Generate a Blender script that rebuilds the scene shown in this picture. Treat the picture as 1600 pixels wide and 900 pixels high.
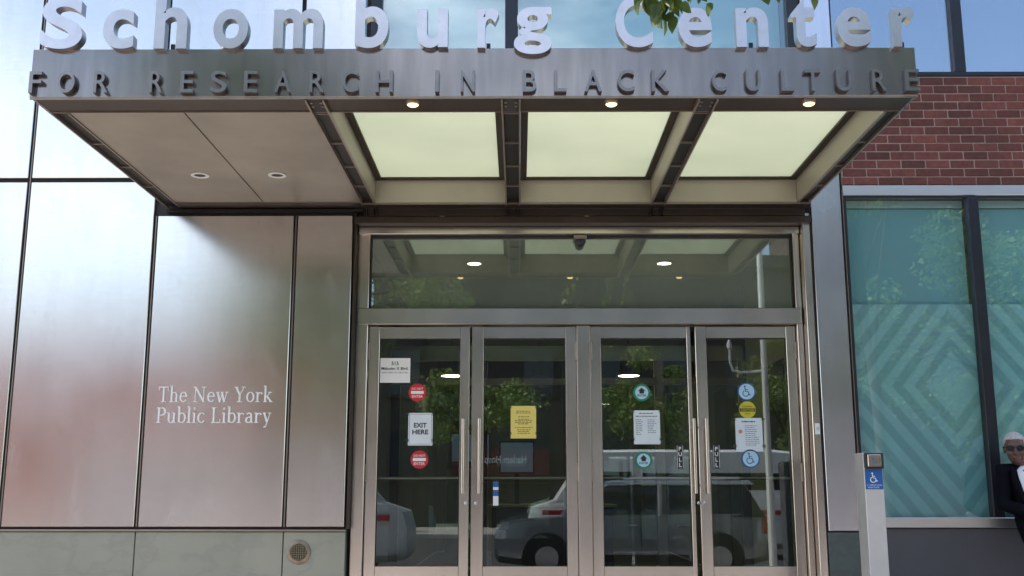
import bpy, bmesh, math, random
from mathutils import Vector, Matrix
R = math.radians
random.seed(7)
sc = bpy.context.scene
for o in list(bpy.data.objects): bpy.data.objects.remove(o)
COL = sc.collection

# ------------------------------------------------------------------ camera
cd = bpy.data.cameras.new('camera'); cam = bpy.data.objects.new('camera', cd); COL.objects.link(cam)
cam.location = (0, -8.4, 0.95)
cam.rotation_euler = (R(90 + 10.909), 0, R(0.382))
cd.sensor_width = 36; cd.lens = 37.125; cd.clip_start = 0.05; cd.clip_end = 2000
sc.camera = cam

# ------------------------------------------------------------------ sky and sun
SUN_EL, SUN_ROT = 55, -86
w = bpy.data.worlds.new('World'); sc.world = w; w.use_nodes = True
nt = w.node_tree; nt.nodes.clear()
out = nt.nodes.new('ShaderNodeOutputWorld'); bg = nt.nodes.new('ShaderNodeBackground')
sky = nt.nodes.new('ShaderNodeTexSky'); sky.sky_type = 'NISHITA'; sky.sun_disc = False
sky.sun_elevation = R(SUN_EL); sky.sun_rotation = R(SUN_ROT); sky.air_density = 1.1; sky.dust_density = 1.4; sky.ozone_density = 1.0
tc = nt.nodes.new('ShaderNodeTexCoord')
mp = nt.nodes.new('ShaderNodeMapping'); mp.inputs['Scale'].default_value = (1.0, 1.0, 2.6); mp.inputs['Location'].default_value = (1.9, 0.7, 4.1)
nz = nt.nodes.new('ShaderNodeTexNoise'); nz.inputs['Scale'].default_value = 2.1; nz.inputs['Detail'].default_value = 9; nz.inputs['Roughness'].default_value = 0.58
cr = nt.nodes.new('ShaderNodeValToRGB'); cr.color_ramp.elements[0].position = 0.50; cr.color_ramp.elements[1].position = 0.76
mx = nt.nodes.new('ShaderNodeMix'); mx.data_type = 'RGBA'
nt.links.new(tc.outputs['Generated'], mp.inputs['Vector']); nt.links.new(mp.outputs['Vector'], nz.inputs['Vector'])
nt.links.new(nz.outputs['Fac'], cr.inputs['Fac']); nt.links.new(cr.outputs['Color'], mx.inputs['Factor'])
nt.links.new(sky.outputs['Color'], mx.inputs[6]); mx.inputs[7].default_value = (11.5, 11.9, 12.6, 1)
nt.links.new(mx.outputs[2], bg.inputs['Color']); bg.inputs['Strength'].default_value = 0.15
nt.links.new(bg.outputs['Background'], out.inputs['Surface'])
sd = bpy.data.lights.new('sun', 'SUN'); sd.energy = 3.6; sd.angle = R(0.55); sd.color = (1, 0.95, 0.87)
sun = bpy.data.objects.new('sun', sd); COL.objects.link(sun)
sv = Vector((math.sin(R(SUN_ROT)) * math.cos(R(SUN_EL)), math.cos(R(SUN_ROT)) * math.cos(R(SUN_EL)), math.sin(R(SUN_EL))))
sun.rotation_euler = sv.to_track_quat('Z', 'Y').to_euler(); sun.location = (0, 0, 40)
vs = sc.view_settings; vs.view_transform = 'Standard'; vs.look = 'None'; vs.gamma = 1; vs.use_curve_mapping = False
vs.exposure = 1.16
sc.render.engine = 'CYCLES'
cy = sc.cycles; cy.max_bounces = 5; cy.transparent_max_bounces = 12; cy.glossy_bounces = 3; cy.transmission_bounces = 4; cy.diffuse_bounces = 3
cy.use_denoising = True; cy.use_adaptive_sampling = True; cy.adaptive_threshold = 0.02; cy.caustics_reflective = False; cy.caustics_refractive = False; cy.sample_clamp_indirect = 6

# ------------------------------------------------------------------ helpers
ORG = {}
def tag(o, label=None, cat=None, group=None, kind=None):
    if label: o['label'] = label
    if cat: o['category'] = cat
    if group: o['group'] = group
    if kind: o['kind'] = kind
    return o
def empty(name, loc=(0, 0, 0), label=None, cat=None, group=None, kind=None):
    o = bpy.data.objects.new(name, None); COL.objects.link(o); o.location = loc; o.empty_display_size = 0.1
    ORG[o.name] = Vector(loc); return tag(o, label, cat, group, kind)
def link(name, me, mat, parent=None, loc=(0, 0, 0), rot=None):
    o = bpy.data.objects.new(name, me); COL.objects.link(o)
    if mat and not me.materials: me.materials.append(mat)
    if parent: o.parent = parent
    o.location = loc
    if rot: o.rotation_euler = rot
    return o
class MB:
    def __init__(s): s.v = []; s.f = []
    def add(s, vs_, fs):
        b = len(s.v); s.v += [tuple(p) for p in vs_]; s.f += [tuple(i + b for i in q) for q in fs]; return s
    def box(s, x0, x1, y0, y1, z0, z1):
        return s.add([(x0,y0,z0),(x1,y0,z0),(x1,y1,z0),(x0,y1,z0),(x0,y0,z1),(x1,y0,z1),(x1,y1,z1),(x0,y1,z1)],
                     [(0,3,2,1),(4,5,6,7),(0,1,5,4),(1,2,6,5),(2,3,7,6),(3,0,4,7)])
    def prism(s, poly, y0, y1):                       # poly in x,z, extruded along y
        n = len(poly); v = [(x, y0, z) for x, z in poly] + [(x, y1, z) for x, z in poly]
        return s.add(v, [tuple(range(n)), tuple(range(2*n-1, n-1, -1))] + [(i, i+n, (i+1) % n + n, (i+1) % n) for i in range(n)])
    def tube(s, pts, r, n=8, caps=True):
        pts = [Vector(p) for p in pts]; rs = r if isinstance(r, (list, tuple)) else [r]*len(pts)
        b = len(s.v); prev = None
        for i, p in enumerate(pts):
            t = (pts[min(i+1, len(pts)-1)] - pts[max(i-1, 0)]).normalized()
            if prev is None: a = t.orthogonal().normalized()
            else: a = (prev - t*prev.dot(t)).normalized()
            prev = a; c = t.cross(a)
            for k in range(n):
                an = 2*math.pi*k/n; s.v.append(tuple(p + (a*math.cos(an) + c*math.sin(an))*rs[i]))
        for i in range(len(pts)-1):
            for k in range(n):
                s.f.append((b+i*n+k, b+i*n+(k+1) % n, b+(i+1)*n+(k+1) % n, b+(i+1)*n+k))
        if caps:
            s.f.append(tuple(b+k for k in range(n-1, -1, -1))); s.f.append(tuple(b+(len(pts)-1)*n+k for k in range(n)))
        return s
    def lathe(s, prof, c, axis='z', n=24):            # prof: (r, h) pairs
        b = len(s.v)
        for r, h in prof:
            for k in range(n):
                a = 2*math.pi*k/n; u, v = r*math.cos(a), r*math.sin(a)
                p = {'z': (u, v, h), 'y': (u, h, v), 'x': (h, u, v)}[axis]
                s.v.append((c[0]+p[0], c[1]+p[1], c[2]+p[2]))
        for i in range(len(prof)-1):
            for k in range(n): s.f.append((b+i*n+k, b+i*n+(k+1) % n, b+(i+1)*n+(k+1) % n, b+(i+1)*n+k))
        if prof[0][0] > 1e-5: s.f.append(tuple(b+k for k in range(n)))
        if prof[-1][0] > 1e-5: s.f.append(tuple(b+(len(prof)-1)*n+k for k in range(n)))
        return s
    def ribbon(s, pts, wd, y0, y1, closed=False):     # stroke in the x,z plane
        n = len(pts); ws = wd if isinstance(wd, (list, tuple)) else [wd]*n
        L, Rr = [], []
        for i in range(n):
            a = pts[(i-1) % n] if (closed or i > 0) else pts[i]; c = pts[(i+1) % n] if (closed or i < n-1) else pts[i]
            dx, dz = c[0]-a[0], c[1]-a[1]; l = math.hypot(dx, dz) or 1; nx, nz_ = -dz/l, dx/l; h = ws[i]/2
            L.append((pts[i][0]+nx*h, pts[i][1]+nz_*h)); Rr.append((pts[i][0]-nx*h, pts[i][1]-nz_*h))
        v = [(x, y0, z) for x, z in L] + [(x, y0, z) for x, z in Rr] + [(x, y1, z) for x, z in L] + [(x, y1, z) for x, z in Rr]
        f = []; m = n if closed else n-1
        for i in range(m):
            j = (i+1) % n
            f += [(i, n+i, n+j, j), (2*n+i, 2*n+j, 3*n+j, 3*n+i), (i, j, 2*n+j, 2*n+i), (n+i, 3*n+i, 3*n+j, n+j)]
        if not closed: f += [(0, 2*n, 3*n, n), (n-1, 2*n-1, 4*n-1, 3*n-1)]
        return s.add(v, f)
    def disc(s, cx, cz, r, y0, y1, n=32):
        return s.prism([(cx+r*math.cos(2*math.pi*k/n), cz+r*math.sin(2*math.pi*k/n)) for k in range(n)], y0, y1)
    def mesh(s, name, bevel=0, smooth=False, off=(0, 0, 0)):
        me = bpy.data.meshes.new(name); me.from_pydata([(a-off[0], b-off[1], c-off[2]) for a, b, c in s.v], [], s.f)
        bm = bmesh.new(); bm.from_mesh(me); bmesh.ops.recalc_face_normals(bm, faces=bm.faces)
        if bevel: bmesh.ops.bevel(bm, geom=bm.edges[:], offset=bevel, segments=1, affect='EDGES', clamp_overlap=True)
        if smooth:
            for f in bm.faces: f.smooth = True
            for e in bm.edges:
                if len(e.link_faces) == 2 and e.calc_face_angle(0) > R(40): e.smooth = False
        bm.to_mesh(me); bm.free(); return me
    def build(s, name, mat, parent=None, bevel=0, smooth=False):
        off = Vector((0, 0, 0))
        if parent is not None: off = ORG.get(parent.name, Vector((0, 0, 0)))
        o = link(name, s.mesh(name, bevel, smooth, off), mat, parent)
        ORG[o.name] = off; return o
def B(*a): return MB().box(*a)
def glyph(txt, box, yf, depth, offset=0.0, keep=False, res=5):
    """built-in font, scaled into box = (x0, x1, z0, z1); front face at yf, going back by depth"""
    cu = bpy.data.curves.new('txt', 'FONT'); cu.body = txt; cu.offset = offset; cu.extrude = 0.5; cu.resolution_u = res; cu.align_x = 'LEFT'
    o = bpy.data.objects.new('txt', cu); COL.objects.link(o); dg = bpy.context.evaluated_depsgraph_get()
    me = bpy.data.meshes.new_from_object(o.evaluated_get(dg)); vs_ = [v.co.copy() for v in me.vertices]; fs = [tuple(p.vertices) for p in me.polygons]
    bpy.data.objects.remove(o); bpy.data.curves.remove(cu); bpy.data.meshes.remove(me)
    xa, xb = min(v.x for v in vs_), max(v.x for v in vs_); za, zb = min(v.y for v in vs_), max(v.y for v in vs_)
    x0, x1, z0, z1 = box; kx = (x1-x0)/(xb-xa); kz = (z1-z0)/(zb-za)
    if keep: kx = kz = min(kx, kz)
    cx, cz = (x0+x1)/2, (z0+z1)/2
    m = MB(); m.add([(cx+(v.x-(xa+xb)/2)*kx, yf+(0.5-v.z)*depth, cz+(v.y-(za+zb)/2)*kz) for v in vs_], fs); return m

# ------------------------------------------------------------------ materials
def nodes(name):
    m = bpy.data.materials.new(name); m.use_nodes = True; n = m.node_tree; b = n.nodes['Principled BSDF']; return m, n, b
def noise(n, scale, stretch=(1, 1, 1), detail=3, coord='Object', rough=0.55):
    t = n.nodes.new('ShaderNodeTexCoord'); g = n.nodes.new('ShaderNodeMapping'); g.inputs['Scale'].default_value = stretch
    z = n.nodes.new('ShaderNodeTexNoise'); z.inputs['Scale'].default_value = scale; z.inputs['Detail'].default_value = detail; z.inputs['Roughness'].default_value = rough
    n.links.new(t.outputs[coord], g.inputs['Vector']); n.links.new(g.outputs['Vector'], z.inputs['Vector']); return z.outputs['Fac']
def ramp(n, src, stops):
    c = n.nodes.new('ShaderNodeValToRGB'); e = c.color_ramp.elements
    while len(e) < len(stops): e.new(0.5)
    for i, (p, col) in enumerate(stops): e[i].position = p; e[i].color = (*col, 1) if len(col) == 3 else col
    n.links.new(src, c.inputs['Fac']); return c.outputs['Color']
def maprange(n, src, a, b, c, d):
    q = n.nodes.new('ShaderNodeMapRange'); n.links.new(src, q.inputs[0])
    for i, v in enumerate((a, b, c, d)): q.inputs[i+1].default_value = v
    return q.outputs[0]
def bump(n, b, src, strength, dist=0.01):
    q = n.nodes.new('ShaderNodeBump'); q.inputs['Strength'].default_value = strength; q.inputs['Distance'].default_value = dist
    n.links.new(src, q.inputs['Height']); n.links.new(q.outputs['Normal'], b.inputs['Normal'])
def scale_c(c, k): return tuple(min(1, x*k) for x in c)
def plain(name, col, rough=0.6, metal=0.0, var=0.12, nscale=6.0, stretch=(1, 1, 1), bmp=0.0, rand=0.0):
    m, n, b = nodes(name); f = noise(n, nscale, stretch)
    c = ramp(n, f, [(0.3, scale_c(col, 1-var)), (0.7, scale_c(col, 1+var))])
    if rand:
        oi = n.nodes.new('ShaderNodeObjectInfo'); h = n.nodes.new('ShaderNodeHueSaturation')
        n.links.new(maprange(n, oi.outputs['Random'], 0, 1, 1-rand, 1+rand), h.inputs['Value']); n.links.new(c, h.inputs['Color']); c = h.outputs['Color']
    n.links.new(c, b.inputs['Base Color']); b.inputs['Roughness'].default_value = rough; b.inputs['Metallic'].default_value = metal
    if bmp: bump(n, b, noise(n, nscale*6, stretch), bmp)
    return m
def steel(name, col, rough, streak=(18, 18, 1.2), var=0.1, rvar=0.08, warp=0.0, dirt=0.0, smudge=0.0):
    m, n, b = nodes(name); b.inputs['Metallic'].default_value = 1.0
    f = noise(n, 3.0, streak, 3)
    c = ramp(n, f, [(0.25, scale_c(col, 1-var)), (0.75, scale_c(col, 1+var))])
    g = noise(n, 1.3, (1, 1, 1), 2)
    if dirt:
        gd = noise(n, 2.6, (2.6, 2.6, 0.5), 3)
        mixn = n.nodes.new('ShaderNodeMix'); mixn.data_type = 'RGBA'
        n.links.new(maprange(n, gd, 0.42, 0.78, 0, dirt), mixn.inputs['Factor']); n.links.new(c, mixn.inputs[6]); mixn.inputs[7].default_value = (*scale_c(col, 0.6), 1); c = mixn.outputs[2]
    n.links.new(c, b.inputs['Base Color'])
    n.links.new(maprange(n, g, 0.3, 0.75, rough-rvar, rough+rvar), b.inputs['Roughness'])
    if smudge: n.links.new(maprange(n, noise(n, 3.5, (1.6, 1, 0.8), 6, rough=0.68), 0.56, 0.78, 1.0, 1.0-smudge), b.inputs['Metallic'])
    if warp: bump(n, b, noise(n, 0.9, (1, 1, 0.6), 1), warp, 0.05)
    return m
def glass(name, base, tint, rough=0.0, wob=0.0, film_=0.0, film_col=(0.4, 0.45, 0.4)):
    m = bpy.data.materials.new(name); m.use_nodes = True; n = m.node_tree; n.nodes.clear()
    o = n.nodes.new('ShaderNodeOutputMaterial'); t = n.nodes.new('ShaderNodeBsdfTransparent'); g = n.nodes.new('ShaderNodeBsdfGlossy'); x = n.nodes.new('ShaderNodeMixShader')
    t.inputs['Color'].default_value = (*tint, 1); g.inputs['Roughness'].default_value = rough; g.inputs['Color'].default_value = (0.95, 0.98, 1, 1)
    lw = n.nodes.new('ShaderNodeLayerWeight'); lw.inputs['Blend'].default_value = 0.5
    pw = n.nodes.new('ShaderNodeMath'); pw.operation = 'POWER'; pw.inputs[1].default_value = 4
    n.links.new(lw.outputs['Facing'], pw.inputs[0]); n.links.new(maprange(n, pw.outputs[0], 0, 1, base, 0.9), x.inputs['Fac'])
    if wob:
        q = n.nodes.new('ShaderNodeBump'); q.inputs['Strength'].default_value = wob; q.inputs['Distance'].default_value = 0.02
        n.links.new(noise(n, 1.3, (1, 1, 1), 2), q.inputs['Height']); n.links.new(q.outputs['Normal'], g.inputs['Normal'])
    n.links.new(t.outputs[0], x.inputs[1]); n.links.new(g.outputs[0], x.inputs[2]); last = x.outputs[0]
    if film_:                                        # milky haze painted over the pane as a thin dusty film
        d = n.nodes.new('ShaderNodeBsdfDiffuse'); d.inputs['Color'].default_value = (*film_col, 1); x2 = n.nodes.new('ShaderNodeMixShader')
        n.links.new(maprange(n, noise(n, 1.6, (1, 1, 0.6), 4, rough=0.62), 0.3, 0.75, film_*0.6, film_*1.5), x2.inputs['Fac']); n.links.new(last, x2.inputs[1]); n.links.new(d.outputs[0], x2.inputs[2]); last = x2.outputs[0]
    n.links.new(last, o.inputs['Surface']); return m
def emit(name, col, s):
    m, n, b = nodes(name); b.inputs['Base Color'].default_value = (*col, 1); b.inputs['Emission Color'].default_value = (*col, 1); b.inputs['Emission Strength'].default_value = s; return m

M = {}
M['panel'] = steel('brushed_panel', (0.68, 0.645, 0.615), 0.20, (1.5, 1.5, 14), 0.025, 0.03, 0.035, 0.14, 0.22)
M['pilaster'] = steel('pilaster_steel', (0.62, 0.61, 0.66), 0.26, (14, 14, 1), 0.04, 0.04, 0.03)
M['frame'] = steel('door_steel', (0.64, 0.575, 0.52), 0.23, (30, 30, 1), 0.05, 0.05, 0.0, 0.25)
M['fascia'] = steel('fascia_steel', (0.255, 0.228, 0.215), 0.23, (7, 7, 0.6), 0.14, 0.06, 0.03, 0.5)
M['letter'] = steel('letter_steel', (0.56, 0.53, 0.545), 0.30, (6, 6, 6), 0.06, 0.05)
M['small_letter'] = steel('small_letter_steel', (0.235, 0.215, 0.205), 0.33, (6, 6, 6), 0.1, 0.05)
M['soffit'] = plain('soffit_metal', (0.295, 0.262, 0.212), 0.42, 0.5, 0.16, 1.4)
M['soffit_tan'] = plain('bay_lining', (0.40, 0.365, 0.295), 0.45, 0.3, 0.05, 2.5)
M['bronze'] = plain('bronze_brown', (0.046, 0.032, 0.025), 0.45, 0.5, 0.15, 4)
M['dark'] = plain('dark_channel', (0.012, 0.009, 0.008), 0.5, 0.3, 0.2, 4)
M['edge'] = plain('beam_edge', (0.29, 0.24, 0.20), 0.4, 0.7, 0.08, 4)
M['gap'] = plain('joint_shadow_gasket', (0.030, 0.026, 0.026), 0.7, 0.0, 0.2, 8)
M['mullion'] = plain('mullion_black', (0.022, 0.024, 0.032), 0.35, 0.4, 0.15, 6)
M['stone'] = None
def stone(name, ca, cb, vein):
    m, n, b = nodes(name); f = noise(n, 1.7, (1, 1, 1), 8); c = ramp(n, f, [(0.3, ca), (0.7, cb)])
    g = noise(n, 1.1, (1, 1, 1.6), 9); v = ramp(n, g, [(0.475, (0, 0, 0)), (0.5, (1, 1, 1)), (0.525, (0, 0, 0))])
    x = n.nodes.new('ShaderNodeMix'); x.data_type = 'RGBA'; q = n.nodes.new('ShaderNodeMath'); q.operation = 'MULTIPLY'; q.inputs[1].default_value = 0.4
    n.links.new(v, q.inputs[0]); n.links.new(q.outputs[0], x.inputs['Factor']); n.links.new(c, x.inputs[6]); x.inputs[7].default_value = (*vein, 1)
    n.links.new(x.outputs[2], b.inputs['Base Color']); b.inputs['Roughness'].default_value = 0.38; bump(n, b, noise(n, 40), 0.08); return m
M['stone'] = stone('green_slate', (0.25, 0.255, 0.21), (0.31, 0.312, 0.258), (0.21, 0.215, 0.185))
M['stone_dark'] = stone('dark_green_slate', (0.075, 0.095, 0.085), (0.115, 0.135, 0.12), (0.05, 0.06, 0.06))
M['base_grey'] = plain('charcoal_base_panel', (0.085, 0.080, 0.086), 0.6, 0, 0.1, 3, bmp=0.05)
m, n, b = nodes('red_brick'); ge = n.nodes.new('ShaderNodeNewGeometry')
def wnoise(sc_, det):
    z = n.nodes.new('ShaderNodeTexNoise'); z.inputs['Scale'].default_value = sc_; z.inputs['Detail'].default_value = det; n.links.new(ge.outputs['Position'], z.inputs['Vector']); return z.outputs['Fac']
c_ = ramp(n, wnoise(22, 5), [(0.3, (0.095, 0.026, 0.020)), (0.72, (0.165, 0.048, 0.036))])
oi_ = n.nodes.new('ShaderNodeObjectInfo'); h_ = n.nodes.new('ShaderNodeHueSaturation'); n.links.new(c_, h_.inputs['Color']); n.links.new(maprange(n, oi_.outputs['Random'], 0, 1, 0.62, 1.3), h_.inputs['Value'])
x_ = n.nodes.new('ShaderNodeMix'); x_.data_type = 'RGBA'; n.links.new(maprange(n, wnoise(1.9, 4), 0.46, 0.68, 0, 0.6), x_.inputs['Factor']); n.links.new(h_.outputs['Color'], x_.inputs[6]); x_.inputs[7].default_value = (0.060, 0.024, 0.019, 1)
n.links.new(x_.outputs[2], b.inputs['Base Color']); b.inputs['Roughness'].default_value = 0.85; bump(n, b, wnoise(90, 4), 0.5); M['brick'] = m
M['mortar'] = plain('mortar', (0.34, 0.245, 0.205), 0.95, 0, 0.12, 30, bmp=0.4)
M['trim'] = steel('light_trim', (0.60, 0.58, 0.57), 0.38, (2, 14, 14), 0.05, 0.05)
M['door_glass'] = glass('door_glass', 0.085, (0.84, 0.90, 0.87), 0.0, 0.012, 0.003)
M['transom_glass'] = glass('transom_glass', 0.19, (0.80, 0.90, 0.82), 0.014, 0.0, 0.15, (0.42, 0.47, 0.40))
M['teal_glass'] = glass('teal_window_glass', 0.12, (0.90, 0.97, 0.97), 0.0, 0.015)
M['upper_glass'] = glass('upper_window_glass', 0.15, (0.86, 0.95, 0.96), 0.0, 0.02)
M['blue_glass'] = glass('sky_window_glass', 0.34, (0.72, 0.82, 0.95), 0.0, 0.02)
# roof light: frosted translucent glass
m, n, b = nodes('frosted_roof_glass'); n.nodes.clear()
o_ = n.nodes.new('ShaderNodeOutputMaterial'); tr = n.nodes.new('ShaderNodeBsdfTranslucent'); df = n.nodes.new('ShaderNodeBsdfDiffuse'); x_ = n.nodes.new('ShaderNodeMixShader')
n.links.new(ramp(n, noise(n, 1.2), [(0.3, (0.495, 0.515, 0.43)), (0.7, (0.555, 0.57, 0.48))]), tr.inputs['Color']); df.inputs['Color'].default_value = (0.8, 0.84, 0.70, 1)
x_.inputs['Fac'].default_value = 0.2; n.links.new(tr.outputs[0], x_.inputs[1]); n.links.new(df.outputs[0], x_.inputs[2]); n.links.new(x_.outputs[0], o_.inputs['Surface']); M['frost'] = m
M['white'] = plain('white_print', (0.78, 0.79, 0.78), 0.5, 0, 0.03)
M['paper'] = plain('paper', (0.66, 0.72, 0.76), 0.7, 0, 0.04)
M['yellow_paper'] = plain('yellow_paper', (0.72, 0.60, 0.16), 0.7, 0, 0.04)
M['black'] = plain('black_print', (0.016, 0.016, 0.018), 0.5, 0, 0.1)
M['ink'] = plain('grey_print', (0.16, 0.17, 0.19), 0.6, 0, 0.1)
M['ink_yellow'] = plain('brown_print', (0.25, 0.19, 0.05), 0.6, 0, 0.1)
M['red'] = plain('red_sticker', (0.50, 0.018, 0.03), 0.4, 0, 0.08)
M['green'] = plain('green_sticker', (0.012, 0.20, 0.115), 0.4, 0, 0.08)
M['blue'] = plain('blue_sticker', (0.015, 0.10, 0.32), 0.4, 0, 0.08)
M['pale_blue'] = plain('pale_blue_sticker', (0.42, 0.62, 0.72), 0.4, 0, 0.06)
M['yellow'] = plain('yellow_sticker', (0.55, 0.50, 0.03), 0.4, 0, 0.06)
M['post'] = plain('post_aluminium', (0.58, 0.555, 0.53), 0.38, 0.25, 0.05, 8)
M['warm_lamp'] = emit('warm_lamp', (1.0, 0.66, 0.26), 1.6)
M['lobby_lamp'] = emit('lobby_lamp', (1.0, 0.86, 0.60), 11.0)
M['screen'] = emit('screen_glow', (0.20, 0.28, 0.42), 0.10)
M['ceiling_pale'] = plain('vestibule_ceiling', (0.58, 0.60, 0.52), 0.8, 0, 0.04)
M['cream'] = plain('cream_wall', (0.52, 0.47, 0.30), 0.8, 0, 0.05)
M['lobby_grey'] = plain('lobby_wall', (0.16, 0.16, 0.14), 0.8, 0, 0.08)
M['lobby_floor'] = plain('lobby_floor', (0.10, 0.095, 0.085), 0.35, 0, 0.1)
M['concrete'] = plain('sidewalk_concrete', (0.40, 0.36, 0.33), 0.9, 0, 0.12, 2.5, bmp=0.2)
M['asphalt'] = plain('asphalt', (0.055, 0.053, 0.052), 0.85, 0, 0.2, 5, bmp=0.3)
M['ground'] = plain('ground', (0.14, 0.12, 0.10), 0.95, 0, 0.2, 0.2)
M['far_brick'] = plain('far_red_brick', (0.50, 0.225, 0.165), 0.9, 0, 0.12, 1.0)
M['far_stone'] = plain('far_brownstone', (0.060, 0.056, 0.046), 0.9, 0, 0.08, 1.0)
M['far_brick_dark'] = plain('far_dark_brick', (0.085, 0.055, 0.045), 0.9, 0, 0.12, 1.0)
M['far_glass'] = plain('far_window', (0.04, 0.05, 0.06), 0.1, 0, 0.2, 1.0)
M['bark'] = plain('bark', (0.10, 0.075, 0.055), 0.95, 0, 0.25, 8, (1, 1, 0.2), bmp=0.6)
M['tyre'] = plain('tyre_rubber', (0.018, 0.018, 0.019), 0.8)
M['rim'] = plain('wheel_rim', (0.45, 0.45, 0.47), 0.3, 0.9)
M['car_silver'] = plain('car_grey_paint', (0.33, 0.34, 0.365), 0.12, 0.4, 0.02)
M['car_white'] = plain('car_white_paint', (0.78, 0.78, 0.77), 0.25, 0.0, 0.02)
M['car_glass'] = plain('car_glass', (0.012, 0.014, 0.016), 0.04, 0, 0.02)
M['tail'] = plain('tail_lamp', (0.45, 0.02, 0.015), 0.2)
M['head'] = plain('head_lamp', (0.8, 0.8, 0.82), 0.1)
M['chrome'] = plain('chrome', (0.75, 0.75, 0.76), 0.12, 1.0, 0.02)
def leafmat(name, col):
    m, n, b = nodes(name); n.nodes.clear(); o = n.nodes.new('ShaderNodeOutputMaterial')
    t = n.nodes.new('ShaderNodeBsdfTranslucent'); d = n.nodes.new('ShaderNodeBsdfPrincipled'); x = n.nodes.new('ShaderNodeMixShader'); x.inputs['Fac'].default_value = 0.4
    c = ramp(n, noise(n, 5.0, coord='Object'), [(0.3, scale_c(col, 0.7)), (0.7, scale_c(col, 1.35))])
    n.links.new(c, d.inputs['Base Color']); d.inputs['Roughness'].default_value = 0.5
    h = n.nodes.new('ShaderNodeHueSaturation'); h.inputs['Value'].default_value = 1.5; h.inputs['Hue'].default_value = 0.48; n.links.new(c, h.inputs['Color']); n.links.new(h.outputs['Color'], t.inputs['Color'])
    n.links.new(d.outputs[0], x.inputs[1]); n.links.new(t.outputs[0], x.inputs[2]); n.links.new(x.outputs[0], o.inputs['Surface']); return m
M['leaf'] = leafmat('leaf_green', (0.065, 0.110, 0.022)); M['leaf_dark'] = leafmat('far_leaf_green', (0.050, 0.080, 0.022)); M['leaf_pale'] = leafmat('tree_leaf_green', (0.16, 0.225, 0.06))
# teal printed film with nested lighter and darker diamonds
def film(name, ca, cb, pattern):
    m, n, b = nodes(name); t = n.nodes.new('ShaderNodeTexCoord'); s = n.nodes.new('ShaderNodeSeparateXYZ'); n.links.new(t.outputs['Object'], s.inputs[0])
    def mth(op, a, b_=None):
        q = n.nodes.new('ShaderNodeMath'); q.operation = op
        for i, v in enumerate((a, b_)):
            if v is None: continue
            if isinstance(v, (int, float)): q.inputs[i].default_value = v
            else: n.links.new(v, q.inputs[i])
        return q.outputs[0]
    if pattern:
        u = mth('ABSOLUTE', mth('SUBTRACT', mth('FLOORED_MODULO', mth('ADD', s.outputs['X'], 0.75), 1.5), 0.75))
        v = mth('ABSOLUTE', s.outputs['Z'])
        d = mth('ADD', u, mth('MULTIPLY', v, 0.80)); st = mth('FLOORED_MODULO', mth('MULTIPLY', mth('MAXIMUM', d, 0.20), 5.6), 1.0)
        fac = mth('MULTIPLY', maprange(n, mth('ABSOLUTE', mth('SUBTRACT', st, 0.5)), 0.19, 0.31, 0, 1), 1.0)
        c = ramp(n, fac, [(0.0, ca), (1.0, cb)])
    else: c = ramp(n, noise(n, 1.0), [(0.3, ca), (0.7, cb)])
    n.links.new(c, b.inputs['Base Color']); b.inputs['Roughness'].default_value = 0.8; return m
M['film'] = film('teal_diamond_film', (0.255, 0.455, 0.46), (0.36, 0.60, 0.60), True)
M['shade'] = film('teal_shade', (0.21, 0.43, 0.445), (0.235, 0.46, 0.475), False)
M['upper_back'] = film('upper_blind', (0.42, 0.56, 0.555), (0.50, 0.63, 0.62), False)
M['upper_dark'] = film('upper_room', (0.03, 0.06, 0.11), (0.04, 0.07, 0.12), False)  # dark tone painted to stand for the unlit room behind the sky window

# ------------------------------------------------------------------ ground, road, sidewalk
tag(B(-400, 400, -600, 300, -1.2, -0.62).build('ground', M['ground']), kind='structure')
tag(B(-300, 300, -27, -9.86, -0.615, -0.56).build('road', M['asphalt']), kind='structure')
sw = MB()
sw.add([(-40, 0.32, 0), (40, 0.32, 0), (40, -9.6, -0.42), (-40, -9.6, -0.42), (-40, 0.32, -0.61), (40, 0.32, -0.61), (40, -9.6, -0.61), (-40, -9.6, -0.61)],
       [(0, 1, 2, 3), (4, 7, 6, 5), (0, 4, 5, 1), (1, 5, 6, 2), (2, 6, 7, 3), (3, 7, 4, 0)])
tag(sw.build('sidewalk', M['concrete']), kind='structure')
tag(B(-40, 40, -9.8, -9.605, -0.61, -0.42).build('kerb', M['concrete'], bevel=0.02), kind='structure')
tag(B(-300, 300, -33.9, -27.01, -0.61, -0.44).build('far_sidewalk', M['concrete']), kind='structure')

# ------------------------------------------------------------------ the building's mass behind the facade
core = MB(); core.box(-14, 14, 0.42, 12, 3.34, 7.4); core.box(-14, -1.36, 0.12, 12, 0, 3.33); core.box(2.42, 14, 0.32, 12, 0, 3.33)
core.box(-14, -6.25, 0.05, 0.4, 0, 7.4); core.box(6.3, 14, 0.02, 0.4, 0, 7.4)
tag(core.build('building_core', M['lobby_grey']), 'dark inner mass of the building behind its facade', 'building')

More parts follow.
